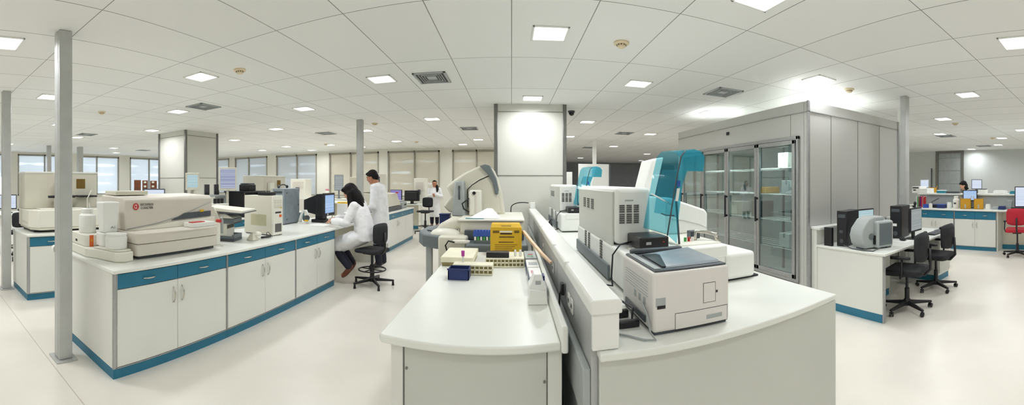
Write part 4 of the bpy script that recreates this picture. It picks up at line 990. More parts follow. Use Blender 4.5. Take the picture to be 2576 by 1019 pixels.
jar('pinkish jar beside the grey-green display', -6.75, 12.7, .9, .09, .3, .06, .06, 'cream', 'pink', False)
# ------------------------------------------------------------------ big arch-hooded analyzer past the central bench
a = thing('immuno_analyzer', 'large beige analyzer with a fan-shaped hood and grey front tray', 'analyzer', (-.5, 4.4, 0))
obj('lower_cabinet', G().box(-.76, -.46, 3.84, 5.3, .06, .95).box(-.458, .13, 3.86, 5.3, .06, .80), 'beige', a, .02, w=True)
obj('leg_post', G().box(-.96, -.89, 4.15, 4.22, 0, .80), 'lgrey', a, .01, w=True)
obj('kick_base', G().box(-.7, .1, 3.95, 5.2, 0, .06), 'dgrey', a, w=True)
obj('front_panel', G().box(-.42, -.16, 3.84, 3.86, .1, .72), 'cream', a, .006, w=True)
obj('grey_deck', G().box(-.45, .16, 3.68, 4.95, .82, .90), 'mgrey', a, .015, w=True, seg=3)
obj('grey_tray', G().prism([(-.62, 3.9), (-.8, 3.93), (-.97, 4.05), (-1.07, 4.28), (-1.08, 4.75), (-.98, 4.95), (-.62, 4.95)], 'z', .80, .945), 'mgrey', a, .02, w=True, seg=3)
obj('dark_well', G().prism([(-.98, 4.3), (-.8, 4.15), (-.62, 4.35), (-.72, 4.7), (-.92, 4.75)], 'z', .945, .96), 'dgrey', a, .006, w=True)
obj('sample_carousel', G().ell((-.72, 4.08, .94), (.17, .12, .08)), 'cream', a, w=True, smooth=True)
obj('curved_shroud', G().tube([(-.84, 4.1, .9), (-.74, 4.1, 1.0), (-.62, 4.12, 1.06), (-.52, 4.14, 1.05), (-.48, 4.16, .9)], [.05, .07, .08, .08, .09], 10), 'beige', a, w=True, smooth=True)
obj('mid_body', G().box(-.56, .13, 4.05, 5.0, .90, 1.09), 'beige', a, .02, w=True)
obj('mid_top', G().box(-.58, .14, 4.03, 5.02, 1.09, 1.115), 'cream', a, .008, w=True)
obj('rack_channel', G().box(-.5, .13, 3.98, 4.05, .905, 1.0), 'dgrey', a, .004, w=True)
# fan hood: a thick curved panel
arc = [(-.83, 1.46), (-.72, 1.55), (-.58, 1.64), (-.45, 1.70), (-.36, 1.73), (-.30, 1.735), (-.22, 1.66), (-.17, 1.55), (-.13, 1.4), (-.10, 1.22), (-.08, 1.1), (-.70, 1.1), (-.80, 1.14), (-.87, 1.21), (-.77, 1.33)]
obj('fan_hood', G().prism(arc, 'y', 4.72, 4.95), 'beige', a, .03, w=True, seg=3)
inset = [(-.55, 1.45), (-.42, 1.55), (-.28, 1.62), (-.2, 1.5), (-.16, 1.3), (-.14, 1.13), (-.55, 1.13)]
obj('inner_door', G().prism(inset, 'y', 4.705, 4.72), 'beige', a, .008, w=True)
obj('hood_edge', G().prism([(-.27, 1.72), (-.33, 1.735), (-.40, 1.715), (-.30, 1.62), (-.235, 1.5), (-.205, 1.36), (-.17, 1.36), (-.16, 1.42), (-.19, 1.56)], 'y', 4.66, 4.97), 'mgrey', a, .012, w=True)
obj('black_seal', G().tube([(-.545, 4.7, 1.2), (-.55, 4.7, 1.42), (-.5, 4.7, 1.475), (-.4, 4.7, 1.54), (-.24, 4.7, 1.61)], .006, 6), 'black', a, w=True, smooth=True)
obj('side_tower', G().hexa([(-.72, 4.5, 1.1), (-.55, 4.5, 1.1), (-.55, 4.7, 1.1), (-.72, 4.7, 1.1), (-.69, 4.52, 1.53), (-.58, 4.52, 1.53), (-.58, 4.7, 1.53), (-.69, 4.7, 1.53)]), 'lgrey', a, .02, w=True)
obj('tower_slot', G().box(-.64, -.62, 4.505, 4.515, 1.3, 1.47), 'dgrey', a, w=True)
obj('probe_arm', G().box(-.5, -.36, 4.42, 4.6, 1.115, 1.42), 'cream', a, .02, w=True)
obj('probe_rail', G().box(-.43, -.41, 4.41, 4.42, 1.14, 1.4), 'taupe', a, w=True); obj('probe_hub', G().cyl((-.44, 4.42, 1.385), (-.44, 4.405, 1.385), .02), 'black', a, w=True)
obj('probe_cable', G().tube([(-.5, 4.42, 1.16), (-.56, 4.4, 1.2), (-.58, 4.4, 1.26), (-.53, 4.41, 1.3), (-.5, 4.42, 1.32)], .009), 'black', a, w=True, smooth=True)
obj('lower_cable', G().tube([(-.58, 3.80, .90), (-.64, 3.785, .915), (-.67, 3.785, .87), (-.64, 3.79, .76), (-.6, 3.79, .70)], .008), 'black', a, w=True, smooth=True)
obj('lower_bracket', G().box(-.6, -.42, 3.80, 3.842, .885, .92).box(-.45, -.40, 3.78, 3.842, .83, .895), 'cream', a, .01, w=True)
obj('black_connector', G().box(-.46, -.395, 3.775, 3.80, .78, .84), 'black', a, .008, w=True)
o = tag(obj('folded_sheet', G().hexa([(-.46, 4.12, 1.118), (-.13, 4.1, 1.118), (-.13, 4.32, 1.118), (-.46, 4.34, 1.118), (-.46, 4.14, 1.121), (-.16, 4.12, 1.123), (-.22, 4.3, 1.215), (-.28, 4.33, 1.215)]), 'paper'), 'white folded paper lying on the fan-hooded analyzer', 'paper')
o = tag(obj('teal_card', G().hexa([(-.5, 4.07, 1.117), (-.3, 4.06, 1.117), (-.3, 4.1, 1.117), (-.5, 4.11, 1.117), (-.5, 4.07, 1.121), (-.3, 4.06, 1.121), (-.3, 4.1, 1.121), (-.5, 4.11, 1.121)]), 'tealp'), 'pale teal card beside the folded paper on the fan-hooded analyzer', 'card')
o = thing('navy_box', 'navy blue box standing at the back corner of the grey analyzer tray', 'box', (-.86, 4.86, .946)); obj('body', G().box(-.93, -.8, 4.8, 4.93, .9465, 1.09), 'navy', o, .006, w=True); obj('lid', G().box(-.935, -.795, 4.795, 4.935, 1.09, 1.105), 'navy', o, .003, w=True)
o = thing('tube_rack', 'blue and green tube rack on the analyzer front beside the yellow sharps box', 'tube rack', (-.28, 3.84, .9))
obj('frame', G().box(-.38, -.13, 3.76, 3.9, .901, .93), 'mgrey', o, w=True)
obj('blue_block', G().box(-.385, -.13, 3.765, 3.895, .965, 1.02), 'blue', o, .006, w=True)
for k in range(8):
    x = -.365 + k * .03
    obj('tube', G().cyl((x, 3.775, .93), (x, 3.775, .966), .011, n=10), 'green' if k % 2 else 'white', o, w=True, smooth='auto'); obj('cap', G().cyl((x, 3.775, 1.02), (x, 3.775, 1.035), .011, n=10), 'blue', o, w=True, smooth='auto')

# ------------------------------------------------------------------ on the central bench
sharps_box('large yellow sharps box with printed text at the end of the central bench', (-.05, 3.42, TOP), 0, .285, .18, .29)
def ivory_rack(label, loc, w, d, h, n, rz=0, lid=False):
    o = thing('tube_rack', label, 'tube rack', loc, rz)
    obj('top_plate', G().box(0, w, 0, d, h - .012, h), 'rack', o, .003); obj('base_plate', G().box(0, w, 0, d, .001, .012), 'rack', o, .003)
    if h > .05: obj('mid_plate', G().box(0, w, 0, d, h * .45, h * .45 + .01), 'rack', o, .002)
    g = G()
    for k in range(n + 1): g.box(k * (w - .006) / n, k * (w - .006) / n + .006, .0, d, .012, h - .012)
    obj('divider', g, 'rack', o); obj('dark_core', G().box(.004, w - .004, .014, d - .01, .012, h - .012), 'rackgap', o)
    return o
r = ivory_rack('long ivory tube rack right behind the navy tray on the central bench', (-.425, 2.7, TOP), .29, .11, .075, 9)
ivory_rack('two-tier ivory tube rack in front of the yellow sharps box', (-.205, 2.95, TOP), .305, .28, .075, 10)
o = thing('ivory_lid', 'pale ivory rack lid lying at the far bench edge, nearest the aisle', 'lid', (-.48, 3.1, TOP))
obj('lid', G().box(-.565, -.3, 2.96, 3.4, TOP + .03, TOP + .075), 'rack', o, .008, w=True, seg=3); obj('lip', G().box(-.555, -.31, 2.97, 3.39, TOP + .001, TOP + .03), 'rackgap', o, .004, w=True)
o = thing('capped_tube', 'single sample tube with a purple cap beside the ivory lid', 'sample tube', (-.36, 2.78, TOP + .076)); obj('tube', G().cyl((0, 0, .0), (0, 0, .045), .008, n=12), 'clear', o, smooth='auto'); obj('cap', G().cyl((0, 0, .045), (0, 0, .085), .012, .013, n=12), 'purple', o, smooth='auto')
o = thing('navy_tray', 'small navy blue open tray in front of the ivory racks', 'tray', (-.36, 2.6, TOP))
obj('wall', G().box(-.435, -.29, 2.55, 2.556, TOP + .001, TOP + .075).box(-.435, -.29, 2.664, 2.67, TOP + .001, TOP + .075).box(-.435, -.429, 2.55, 2.67, TOP + .001, TOP + .075).box(-.296, -.29, 2.55, 2.67, TOP + .001, TOP + .075), 'navy', o, w=True)
obj('bottom', G().box(-.43, -.295, 2.555, 2.665, TOP + .001, TOP + .008), 'navy', o, w=True); obj('rim', G().box(-.44, -.285, 2.545, 2.552, TOP + .07, TOP + .078), 'navy', o, w=True)
o = thing('black_block', 'black heating block with slots lying on the two-tier ivory rack', 'heating block', (-.1, 3.0, TOP + .076)); obj('body', G().box(-.2, -.02, 2.965, 3.06, TOP + .0765, TOP + .115), 'black', o, .003, w=True)
for k in range(6): obj('slot', G().box(-.19 + k * .018, -.178 + k * .018, 2.985, 3.01, TOP + .115, TOP + .1165), 'dgrey', o, w=True)
for i, x in enumerate((.03, .07)):
    o = thing('white_cup', ['white sample cup on the ivory rack, nearer the black block', 'white sample cup on the ivory rack, nearer the grey packs'][i], 'cup', (x, 3.04, TOP + .076)); obj('body', G().lathe([(.010, .001), (.012, .03), (.012, .034)], n=14), 'white', o, smooth='auto'); obj('cap', G().lathe([(.009, .034), (.009, .048), (.006, .05)], n=14), 'white', o, smooth='auto')
def pack(label, y0, y1, z1, m, x0=.11, x1=.2, extra=()):
    o = thing('reagent_pack', label, 'reagent pack', ((x0 + x1) / 2, y0, TOP), 0)
    obj('carton', G().box(x0, x1, y0, y1, TOP + .001, z1), m, o, .004, w=True)
    for i, (mm, b) in enumerate(extra): obj('print', G().box(*b), mm, o, w=True)
    return o
pack('pale grey pack with red and green print along the backsplash', 2.98, 3.3, TOP + .07, 'lgrey', .105, .2, [('red', (.135, .175, 3.12, 3.15, TOP + .0705, TOP + .0712)), ('green', (.125, .145, 3.05, 3.08, TOP + .0705, TOP + .0712)), ('green', (.155, .175, 3.05, 3.08, TOP + .0705, TOP + .0712)), ('dgrey', (.11, .195, 2.978, 2.98, TOP + .01, TOP + .04))])
pack('white pack with navy end beyond the pink printed pack', 2.7, 2.95, TOP + .065, 'white', .11, .2, [('navy', (.108, .11, 2.7, 2.94, TOP + .01, TOP + .055)), ('lgrey', (.125, .19, 2.75, 2.85, TOP + .0655, TOP + .0662)), ('vent', (.12, .19, 2.698, 2.7, TOP + .03, TOP + .055))])
pack('white pack with pink print near the cardboard dispenser', 2.42, 2.67, TOP + .065, 'white', .115, .2, [('pink', (.13, .185, 2.5, 2.58, TOP + .0655, TOP + .0662)), ('navy', (.113, .115, 2.43, 2.66, TOP + .01, TOP + .055))])
pack('small navy pack tucked behind the cardboard dispenser', 2.22, 2.39, TOP + .06, 'navy', .115, .198, [('lgrey', (.13, .18, 2.28, 2.34, TOP + .0605, TOP + .0612))])
o = thing('glove_dispenser', 'white cardboard dispenser with sloped shoulders, nearest on the bench backsplash side', 'dispenser', (.145, 2.1, TOP))
obj('carton', G().prism([(.095, TOP + .001), (.192, TOP + .001), (.192, TOP + .10), (.175, TOP + .125), (.165, TOP + .165), (.122, TOP + .165), (.112, TOP + .125), (.095, TOP + .10)], 'y', 2.06, 2.17), 'paper', o, .004, w=True)
obj('front_flap', G().prism([(.09, TOP + .001), (.197, TOP + .001), (.19, TOP + .075), (.1, TOP + .085)], 'y', 2.048, 2.06), 'white', o, .003, w=True)
obj('printed_mark', G().box(.13, .16, 2.0585, 2.0602, TOP + .11, TOP + .13), 'lgrey', o, w=True); obj('side_lug', G().box(.173, .183, 2.08, 2.15, TOP + .125, TOP + .15), 'navy', o, w=True)

# ------------------------------------------------------------------ laser printer
p = thing('laser_printer', 'warm white laser printer with dark top, nearest on the bench', 'printer', (.72, 1.58, BR))
X0, X1, Y0, Y1, Z0, Z1 = .545, .90, 1.385, 1.80, BR + .012, BR + .25
obj('body', G().box(X0, X1, Y0, Y1, Z0, Z1), 'printer', p, .012, w=True, seg=3)
obj('foot_strip', G().box(X0 + .01, X1 - .01, Y0 + .012, Y1 - .01, BR + .001, Z0), 'dgrey', p, w=True)
tp = obj('top_cover', G().box(X0 + .012, X1 - .008, Y0 + .012, Y1 - .008, Z1, Z1 + .008), 'dgrey', p, .004, w=True)
obj('output_ramp', G().hexa([(X0 + .07, Y0 + .04, Z1 + .008), (X1 - .02, Y0 + .04, Z1 + .008), (X1 - .02, Y1 - .06, Z1 + .008), (X0 + .07, Y1 - .06, Z1 + .008), (X0 + .07, Y0 + .05, Z1 + .012), (X1 - .03, Y0 + .05, Z1 + .02), (X1 - .03, Y1 - .07, Z1 + .03), (X0 + .1, Y1 - .07, Z1 + .012)]), 'bluegrey', tp, .003, w=True)
obj('paper_well', G().prism([(X0 + .06, Y0 + .05), (X0 + .075, Y0 + .045), (X1 - .2, Y1 - .1), (X0 + .07, Y1 - .09)], 'z', Z1 + .0085, Z1 + .014), 'black', tp, w=True)
obj('rear_lip', G().box(X0 + .03, X1 - .05, Y1 - .05, Y1 - .015, Z1 + .008, Z1 + .03), 'dgrey', tp, .006, w=True)
obj('control_strip', G().box(X0 + .018, X0 + .045, Y0 + .03, Y1 - .04, Z1 + .008, Z1 + .012), 'lgrey', tp, .002, w=True)
def outline(x0, x1, z0, z1, y, t=.0018, bottom=True):
    g = G().box(x0, x0 + t, y - .0006, y, z0, z1).box(x1 - t, x1, y - .0006, y, z0, z1).box(x0, x1, y - .0006, y, z1 - t, z1)
    if bottom: g.box(x0, x1, y - .0006, y, z0, z0 + t)
    return g
ds = obj('access_door', G().box(.772, .828, Y0 - .0012, Y0, BR + .105, BR + .185), 'printer', p, w=True); obj('door_gap', outline(.770, .830, BR + .103, BR + .187, Y0), 'ink', ds, w=True); obj('latch', G().box(.832, .840, Y0 - .002, Y0, BR + .14, BR + .15), 'ink', ds, w=True)
tr_ = obj('paper_drawer', G().box(.642, .888, Y0 - .0012, Y0, BR + .016, BR + .078), 'printer', p, w=True); obj('drawer_gap', outline(.64, .89, BR + .013, BR + .08, Y0), 'ink', tr_, w=True); obj('grip_recess', G().box(.785, .862, Y0 - .002, Y0, BR + .034, BR + .052), 'lgrey', tr_, .001, w=True)
obj('side_pocket', G().box(.556, .598, Y0 - .0012, Y0, BR + .115, BR + .15), 'lgrey', p, w=True); obj('side_socket', G().box(.562, .597, Y0 - .0022, Y0, BR + .107, BR + .12), 'black', p, w=True)
g = G()
for k in range(6): g.box(X0 - .0008, X0, Y0 + .06, Y1 - .05, BR + .2 - k * .012, BR + .203 - k * .012)
for y in (1.47, 1.53, 1.59): g.box(X0 - .0008, X0, y, y + .03, BR + .1, BR + .13)
obj('side_slots', g, 'lgrey', p, w=True)
obj('side_grip', G().box(X0 - .006, X0, Y0 + .08, Y1 - .06, BR + .03, BR + .06), 'dgrey', p, .002, w=True)
o = thing('power_plug', 'two black power plugs on the bench between printer and partition', 'plug', (.47, 1.6, BR)); obj('plug', G().box(.44, .53, 1.5, 1.53, BR + .001, BR + .03), 'black', o, .005, w=True); obj('plug', G().box(.42, .52, 1.62, 1.65, BR + .001, BR + .035), 'black', o, .005, w=True); obj('lead', G().tube([(.5, 1.515, BR + .02), (.53, 1.6, BR + .05), (.5, 1.7, BR + .06), (.44, 1.8, BR + .01)], .005), 'black', o, w=True, smooth=True)
obj('cord', G().tube([(.541, 1.5, BR + .1), (.534, 1.43, BR + .08), (.533, 1.385, BR + .02), (.54, 1.345, BR + .006), (.5, 1.36, BR + .006), (.45, 1.42, BR + .006), (.41, 1.45, BR + .007)], .004), 'lgrey', p, w=True, smooth=True)

# ------------------------------------------------------------------ white analyzers with teal hoods
def hooded(label, dy):
    o = thing('coagulation_analyzer', label, 'analyzer', (.9, 2.6 + dy, BR))
    def b(name, m, x0, x1, y0, y1, z0, z1, bev=.01, par=None, seg=2): return obj(name, G().box(x0, x1, y0 + dy, y1 + dy, z0, z1), m, par or o, bev, w=True, seg=seg)
    b('foot_plate', 'black', .62, 1.5, 1.96, 3.3, BR + .001, BR + .012, .002)
    b('main_body', 'white', .6, 1.24, 1.94, 3.4, BR + .012, 1.125, .02, seg=3)
    b('rear_ledge', 'white', .66, 1.24, 1.925, 2.1, 1.06, 1.132, .01)
    b('side_tank', 'white', 1.242, 1.455, 1.93, 2.5, BR + .012, 1.075, .025, seg=3)
    b('top_deck', 'cream', .96, 1.24, 2.0, 3.3, 1.125, 1.14, .004)
    # louvred tall cabinet
    cb = b('louvred_cabinet', 'white', .62, .85, 2.2, 3.38, 1.132, 1.478, .03, seg=4)
    b('cabinet_side_wall', 'lamgrey', .607, .621, 2.23, 3.36, .96, 1.455, .006, cb)
    for k in range(3):
        x = .645 + k * .046
        g = G()
        for r_ in range(9): g.box(x, x + .033, 2.196 + dy, 2.2 + dy, 1.26 + r_ * .0125 + (.004 if r_ > 4 else 0), 1.269 + r_ * .0125 + (.004 if r_ > 4 else 0))
        obj('louvre', g, 'vent', cb, w=True)
    b('brand_line', 'lgrey', .68, .735, 2.1985, 2.2, 1.395, 1.404, 0, cb); b('screw', 'dgrey', .715, .722, 2.198, 2.2, 1.165, 1.172, 0, cb)
    for y in (2.75, 2.9, 3.05):
        g = G()
        for r_ in range(5): g.box(.604, .608, y + dy, y + .085 + dy, 1.31 + r_ * .016, 1.322 + r_ * .016)
        obj('louvre', g, 'vent', cb, w=True)
    for y in (2.45, 2.85, 2.98):
        g = G()
        for r_ in range(7): g.box(.596, .601, y + dy, y + .06 + dy, 1.0 + r_ * .018, 1.013 + r_ * .018)
        obj('louvre', g, 'vent', cb, w=True)
    b('cable_channel', 'mgrey', .585, .606, 2.25, 3.38, BR + .012, 1.0, .004)
    # raised teal hood: an inverted L pushed along the depth, open below
    prof = [(.882, 1.205), (.91, 1.36), (.945, 1.55), (.972, 1.665), (1.0, 1.70), (1.06, 1.712), (1.11, 1.70), (1.136, 1.665), (1.126, 1.577), (1.015, 1.577), (.985, 1.50), (.957, 1.3), (.945, 1.15)]
    g = G(); n = len(prof)
    va = [g.b.verts.new((x, 2.02 + dy, z)) for x, z in prof]; vb = [g.b.verts.new((x - .088, 2.185 + dy, z + .026 * (1.72 - z) / .5)) for x, z in prof]
    for i in range(n - 2):
        g.b.faces.new((va[i], vb[i], vb[i + 1], va[i + 1]))
    g.b.faces.new(va[::-1]); g.b.verts.remove(vb[-1])
    h = obj('teal_hood', g, 'tealglass', o, w=True)
    sm = h.modifiers.new('thick', 'SOLIDIFY'); sm.thickness = .005; sm.offset = -1
    bv = h.modifiers.new('bevel', 'BEVEL'); bv.width = .006; bv.segments = 2; bv.limit_method = 'ANGLE'
    obj('hood_spine', G().tube([(.882, 2.016 + dy, 1.2), (.91, 2.016 + dy, 1.36), (.945, 2.016 + dy, 1.55), (.972, 2.016 + dy, 1.665), (1.0, 2.016 + dy, 1.70)], .0045), 'dgrey', h, w=True, smooth=True)
    obj('white_tab', G().hexa([(.93, 2.008 + dy, 1.40), (.948, 2.008 + dy, 1.40), (.948, 2.014 + dy, 1.40), (.93, 2.014 + dy, 1.40), (.942, 2.008 + dy, 1.475), (.96, 2.008 + dy, 1.475), (.96, 2.014 + dy, 1.475), (.942, 2.014 + dy, 1.475)]), 'white', h, w=True)
    obj('blue_tab', G().box(.944, .962, 2.008 + dy, 2.014 + dy, 1.485, 1.52), 'blue', h, w=True)
    obj('gas_strut', G().tube([(.975, 2.05 + dy, 1.14), (.945, 2.03 + dy, 1.4)], .007), 'dgrey', h, w=True, smooth=True)
    obj('hood_crossbar', G().tube([(.84, 2.165 + dy, 1.44), (.87, 2.1 + dy, 1.415), (.925, 2.035 + dy, 1.375)], .005), 'white', h, w=True, smooth=True)
    obj('hood_bracket', G().tube([(.87, 2.08 + dy, 1.325), (.89, 2.06 + dy, 1.315), (.925, 2.01 + dy, 1.315)], .004), 'dgrey', h, w=True, smooth=True)
    # slanted white housing and bracket behind the hood
    obj('slant_housing', G().prism([(1.06, 1.14), (1.40, 1.14), (1.40, 1.285), (1.375, 1.31), (1.1, 1.40), (1.06, 1.40)], 'y', 2.45 + dy, 3.2 + dy), 'white', o, .015, w=True, seg=3)
    obj('housing_seam', G().tube([(1.1, 2.449 + dy, 1.25), (1.2, 2.449 + dy, 1.235), (1.33, 2.449 + dy, 1.2), (1.395, 2.449 + dy, 1.17)], .002, 5), 'lgrey', o, w=True)
    obj('metal_bracket', G().tube([(1.13, 2.14 + dy, 1.14), (1.14, 2.15 + dy, 1.195), (1.2, 2.12 + dy, 1.19), (1.235, 2.06 + dy, 1.18), (1.238, 2.04 + dy, 1.13)], .012), 'chrome', o, w=True, smooth=True)
    obj('bracket_block', G().box(1.13, 1.2, 2.2 + dy, 2.26 + dy, 1.14, 1.19), 'dgrey', o, .004, w=True)
    for k, (x, m) in enumerate(((1.05, 'green'), (1.075, 'red'), (1.1, 'white'))): obj('reagent_vial', G().cyl((x, 2.12 + dy, 1.14), (x, 2.12 + dy, 1.165), .009, n=10), m, o, w=True, smooth='auto')
    obj('upper_shelf', G().hexa([(1.08, 3.0 + dy, 1.40), (1.2, 3.0 + dy, 1.40), (1.2, 3.25 + dy, 1.40), (1.08, 3.25 + dy, 1.40), (1.16, 3.0 + dy, 1.70), (1.28, 3.0 + dy, 1.73), (1.28, 3.25 + dy, 1.73), (1.16, 3.25 + dy, 1.70)]), 'white', o, .012, w=True)
    return o
hooded('white louvred analyzer with a raised teal hood, nearest the laser printer', 0)
hooded('second white louvred analyzer with teal hood, farther along the bench', 2.62)
for i, dy in enumerate((0, 2.62)):
    q = thing('black_drive', ['black electronics box on the analyzer behind the laser printer', 'black electronics box on the far louvred analyzer'][i], 'electronics box', (.78, 2.08 + dy, 1.133))
    obj('case', G().box(-.088, .088, -.12, .11, .004, .072), 'black', q, .008); obj('badge', G().box(-.05, -.02, -.1215, -.12, .03, .045), 'lgrey', q); obj('light', G().box(.05, .06, -.1215, -.12, .04, .045), 'red', q)
    for x in (-.07, .07): obj('foot', G().box(x - .012, x + .012, -.1, .1, 0, .005), 'dgrey', q)
    tag(obj('drive_cable', G().tube([(.695, 2.12 + dy, 1.16), (.62, 2.1 + dy, 1.15), (.565, 2.06 + dy, 1.1), (.555, 2.05 + dy, .98), (.57, 2.08 + dy, .92), (.54, 2.15 + dy, .91), (.5, 2.1 + dy, .907)], .005), 'black', smooth=True), ['black cable drooping from the box behind the laser printer', 'black cable drooping from the far electronics box'][i], 'cable')
o = tag(obj('coiled_cable', G().tube([(.43, 4.3, 1.06)] + [(.44 + .005 * (k % 5), 4.3 + .07 * math.cos(R(k * 30)), 1.02 + .08 * math.sin(R(k * 30))) for k in range(26)] + [(.41, 4.5, .95)], .007), 'black', smooth=True), 'black cable coiled in a loop beside the white partition cap', 'cable')
o = thing('far_board', 'white board panel hung on a post far behind the second teal hood', 'board', (2.46, 11, 0)); obj('panel', G().box(1.97, 2.95, 11, 11.06, .9, 2.06), 'white', o, .006, w=True); obj('post', G().box(2.42, 2.53, 11.06, 11.15, 0, CEIL), 'white', o, .004, w=True); obj('side_rail', G().box(2.9, 2.95, 10.98, 11.0, .9, 2.06), 'dgrey', o, w=True)
o = thing('small_cabinet', 'narrow white cabinet far behind the partition, next to the central column', 'cabinet', (1.68, 11.3, 0)); obj('body', G().box(1.55, 1.8, 11.1, 11.4, 0, 1.82), 'white', o, .006, w=True); obj('door', G().box(1.56, 1.79, 11.085, 11.1, .1, 1.8), 'white', o, .003, w=True)
# ------------------------------------------------------------------ seats
def star_base(o, n, r, m, glide, z=.06):
    for k in range(n):
        t = 2 * PI * k / n + .3; c_, s_ = math.cos(t), math.sin(t)
        lg = obj('leg', G().hexa([(c_ * .03 - s_ * .024, s_ * .03 + c_ * .024, z + .01), (c_ * .03 + s_ * .024, s_ * .03 - c_ * .024, z + .01), (c_ * r + s_ * .016, s_ * r - c_ * .016, z), (c_ * r - s_ * .016, s_ * r + c_ * .016, z),
                                  (c_ * .03 - s_ * .02, s_ * .03 + c_ * .02, z + .055), (c_ * .03 + s_ * .02, s_ * .03 - c_ * .02, z + .055), (c_ * r + s_ * .013, s_ * r - c_ * .013, z + .022), (c_ * r - s_ * .013, s_ * r + c_ * .013, z + .022)]), m, o, .004)
        x, y = c_ * (r - .015), s_ * (r - .015)
        if glide: obj('glide', G().cyl((x, y, .001), (x, y, z + .005), .02, .014, n=12), m, lg, smooth='auto')
        else:
            a = t + .8; ax, ay = -math.sin(a), math.cos(a)
            g = G()
            for s in (-1, 1): g.cyl((x + ax * .008 * s, y + ay * .008 * s, .026), (x + ax * .024 * s, y + ay * .024 * s, .026), .025, n=14)
            g.cyl((x - ax * .012, y - ay * .012, .026), (x + ax * .012, y + ay * .012, .026), .009, n=8).cyl((x, y, .026), (x, y, z + .004), .008, n=8)
            obj('caster', g, m, lg, smooth='auto')
    obj('hub', G().lathe([(.045, z), (.045, z + .06), (.03, z + .08)], n=18), m, o, smooth='auto')

def padded(w, d, t, z, curve=0, n=8):
    """upholstered pad with rounded corners, lying in xy"""
    g = G(); r = .07
    g.rbox(-w / 2, w / 2, -d / 2, d / 2, z, z + t, r); return g

def backrest(w, h, t, y, z, bend=.05, n=9):
    g = G(); va = []
    for side in (0, 1):
        row = []
        for j in range(6):
            v = j / 5
            for i in range(n):
                u = -1 + 2 * i / (n - 1); sh = 1 - .16 * (abs(u) ** 3) * (abs(2 * v - 1) ** 2)
                wj = w / 2 * (1 - .1 * abs(2 * v - 1) ** 4)
                row.append(g.b.verts.new((u * wj, y - side * t * (1 - .5 * max(abs(u), abs(2 * v - 1)) ** 4) + bend * u * u, z + h * (.5 + (v - .5) * sh))))
        va.append(row)
    N = n
    for side in (0, 1):
        for j in range(5):
            for i in range(N - 1):
                q = [va[side][j * N + i], va[side][j * N + i + 1], va[side][(j + 1) * N + i + 1], va[side][(j + 1) * N + i]]
                g.b.faces.new(q if side else q[::-1])
    edge = [i for i in range(N)] + [j * N + N - 1 for j in range(1, 6)] + [5 * N + i for i in range(N - 2, -1, -1)] + [j * N for j in range(4, 0, -1)]
    for a, b in zip(edge, edge[1:] + edge[:1]): g.b.faces.new((va[0][a], va[0][b], va[1][b], va[1][a]))
    return g

def office_chair(label, loc, rz, fab='blackfab', seat_z=.44):
    o = thing('office_chair', label, 'chair', loc, rz, None)
    star_base(o, 5, .31, 'black', False)
    obj('gas_column', G().cyl((0, 0, .12), (0, 0, .26), .03).cyl((0, 0, .26), (0, 0, seat_z - .02), .018), 'black', o, smooth='auto')
    obj('tilt_plate', G().box(-.09, .09, -.14, .1, seat_z - .03, seat_z), 'black', o, .006)
    s = obj('seat', padded(.47, .46, .07, seat_z), fab, o, .025, seg=3)
    b = obj('backrest', backrest(.43, .34, .06, -.2, seat_z + .15), fab, o, smooth=True)
    obj('back_bar', G().tube([(0, -.08, seat_z - .015), (0, -.22, seat_z - .01), (0, -.29, seat_z + .06), (0, -.275, seat_z + .3)], .018), 'black', o, smooth=True)
    for sx in (-1, 1):
        ar = obj('armrest', G().rbox(sx * .25 - .03, sx * .25 + .03, -.12, .12, seat_z + .205, seat_z + .235, .03), 'black', o, .008)
        obj('arm_support', G().tube([(sx * .08, .0, seat_z - .012), (sx * .25, .0, seat_z - .005), (sx * .265, -.02, seat_z + .06), (sx * .255, -.02, seat_z + .206)], .014), 'black', ar, smooth=True)
    return o
cA = office_chair('black office chair pulled up to the desk in front of the grey label machine', (3.88, 2.24, 0), 12)
dup(cA, (4.86, 2.33, 0), 4, 'black office chair with armrests farther along the desk, by the second monitor')
cR = office_chair('bright red office chair at the far counter, cut by the picture edge', (7.55, 1.78, 0), -80, 'redfab', .50)
def lab_stool(label, loc, rz, sz=.58, ring=True):
    o = thing('lab_stool', label, 'stool', loc, rz)
    star_base(o, 5, .32, 'black', True)
    obj('column', G().cyl((0, 0, .1), (0, 0, sz * .62), .034).cyl((0, 0, sz * .62), (0, 0, sz - .02), .02), 'black', o, smooth='auto')
    obj('foot_ring', G().tube([(.2 * math.cos(R(a)), .2 * math.sin(R(a)), .235) for a in range(0, 360, 15)], .01, 8, True).cyl((-.2, 0, .235), (.2, 0, .235), .008).cyl((0, -.2, .235), (0, .2, .235), .008), 'black', o, smooth=True)
    obj('tilt_plate', G().box(-.1, .1, -.1, .1, sz - .03, sz), 'black', o, .006)
    obj('seat', padded(.42, .4, .05, sz), 'blackfab', o, .02, seg=3)
    obj('backrest', backrest(.34, .30, .05, -.165, sz + .13, .03), 'blackfab', o, smooth=True)
    obj('back_bar', G().tube([(0, -.06, sz - .012), (0, -.18, sz - .01), (0, -.23, sz + .05), (0, -.223, sz + .3)], .016), 'black', o, smooth=True)
    return o
lab_stool('black lab stool with a foot ring under the seated woman', (-2.0, 5.17, 0), 75, .492)
lab_stool('empty black lab stool before the woman with crossed arms', (-2.5, 10.75, 0), 165, .64)
lab_stool('black stool at the picture edge behind the thin post', (-7.25, 1.95, 0), 95, .5)

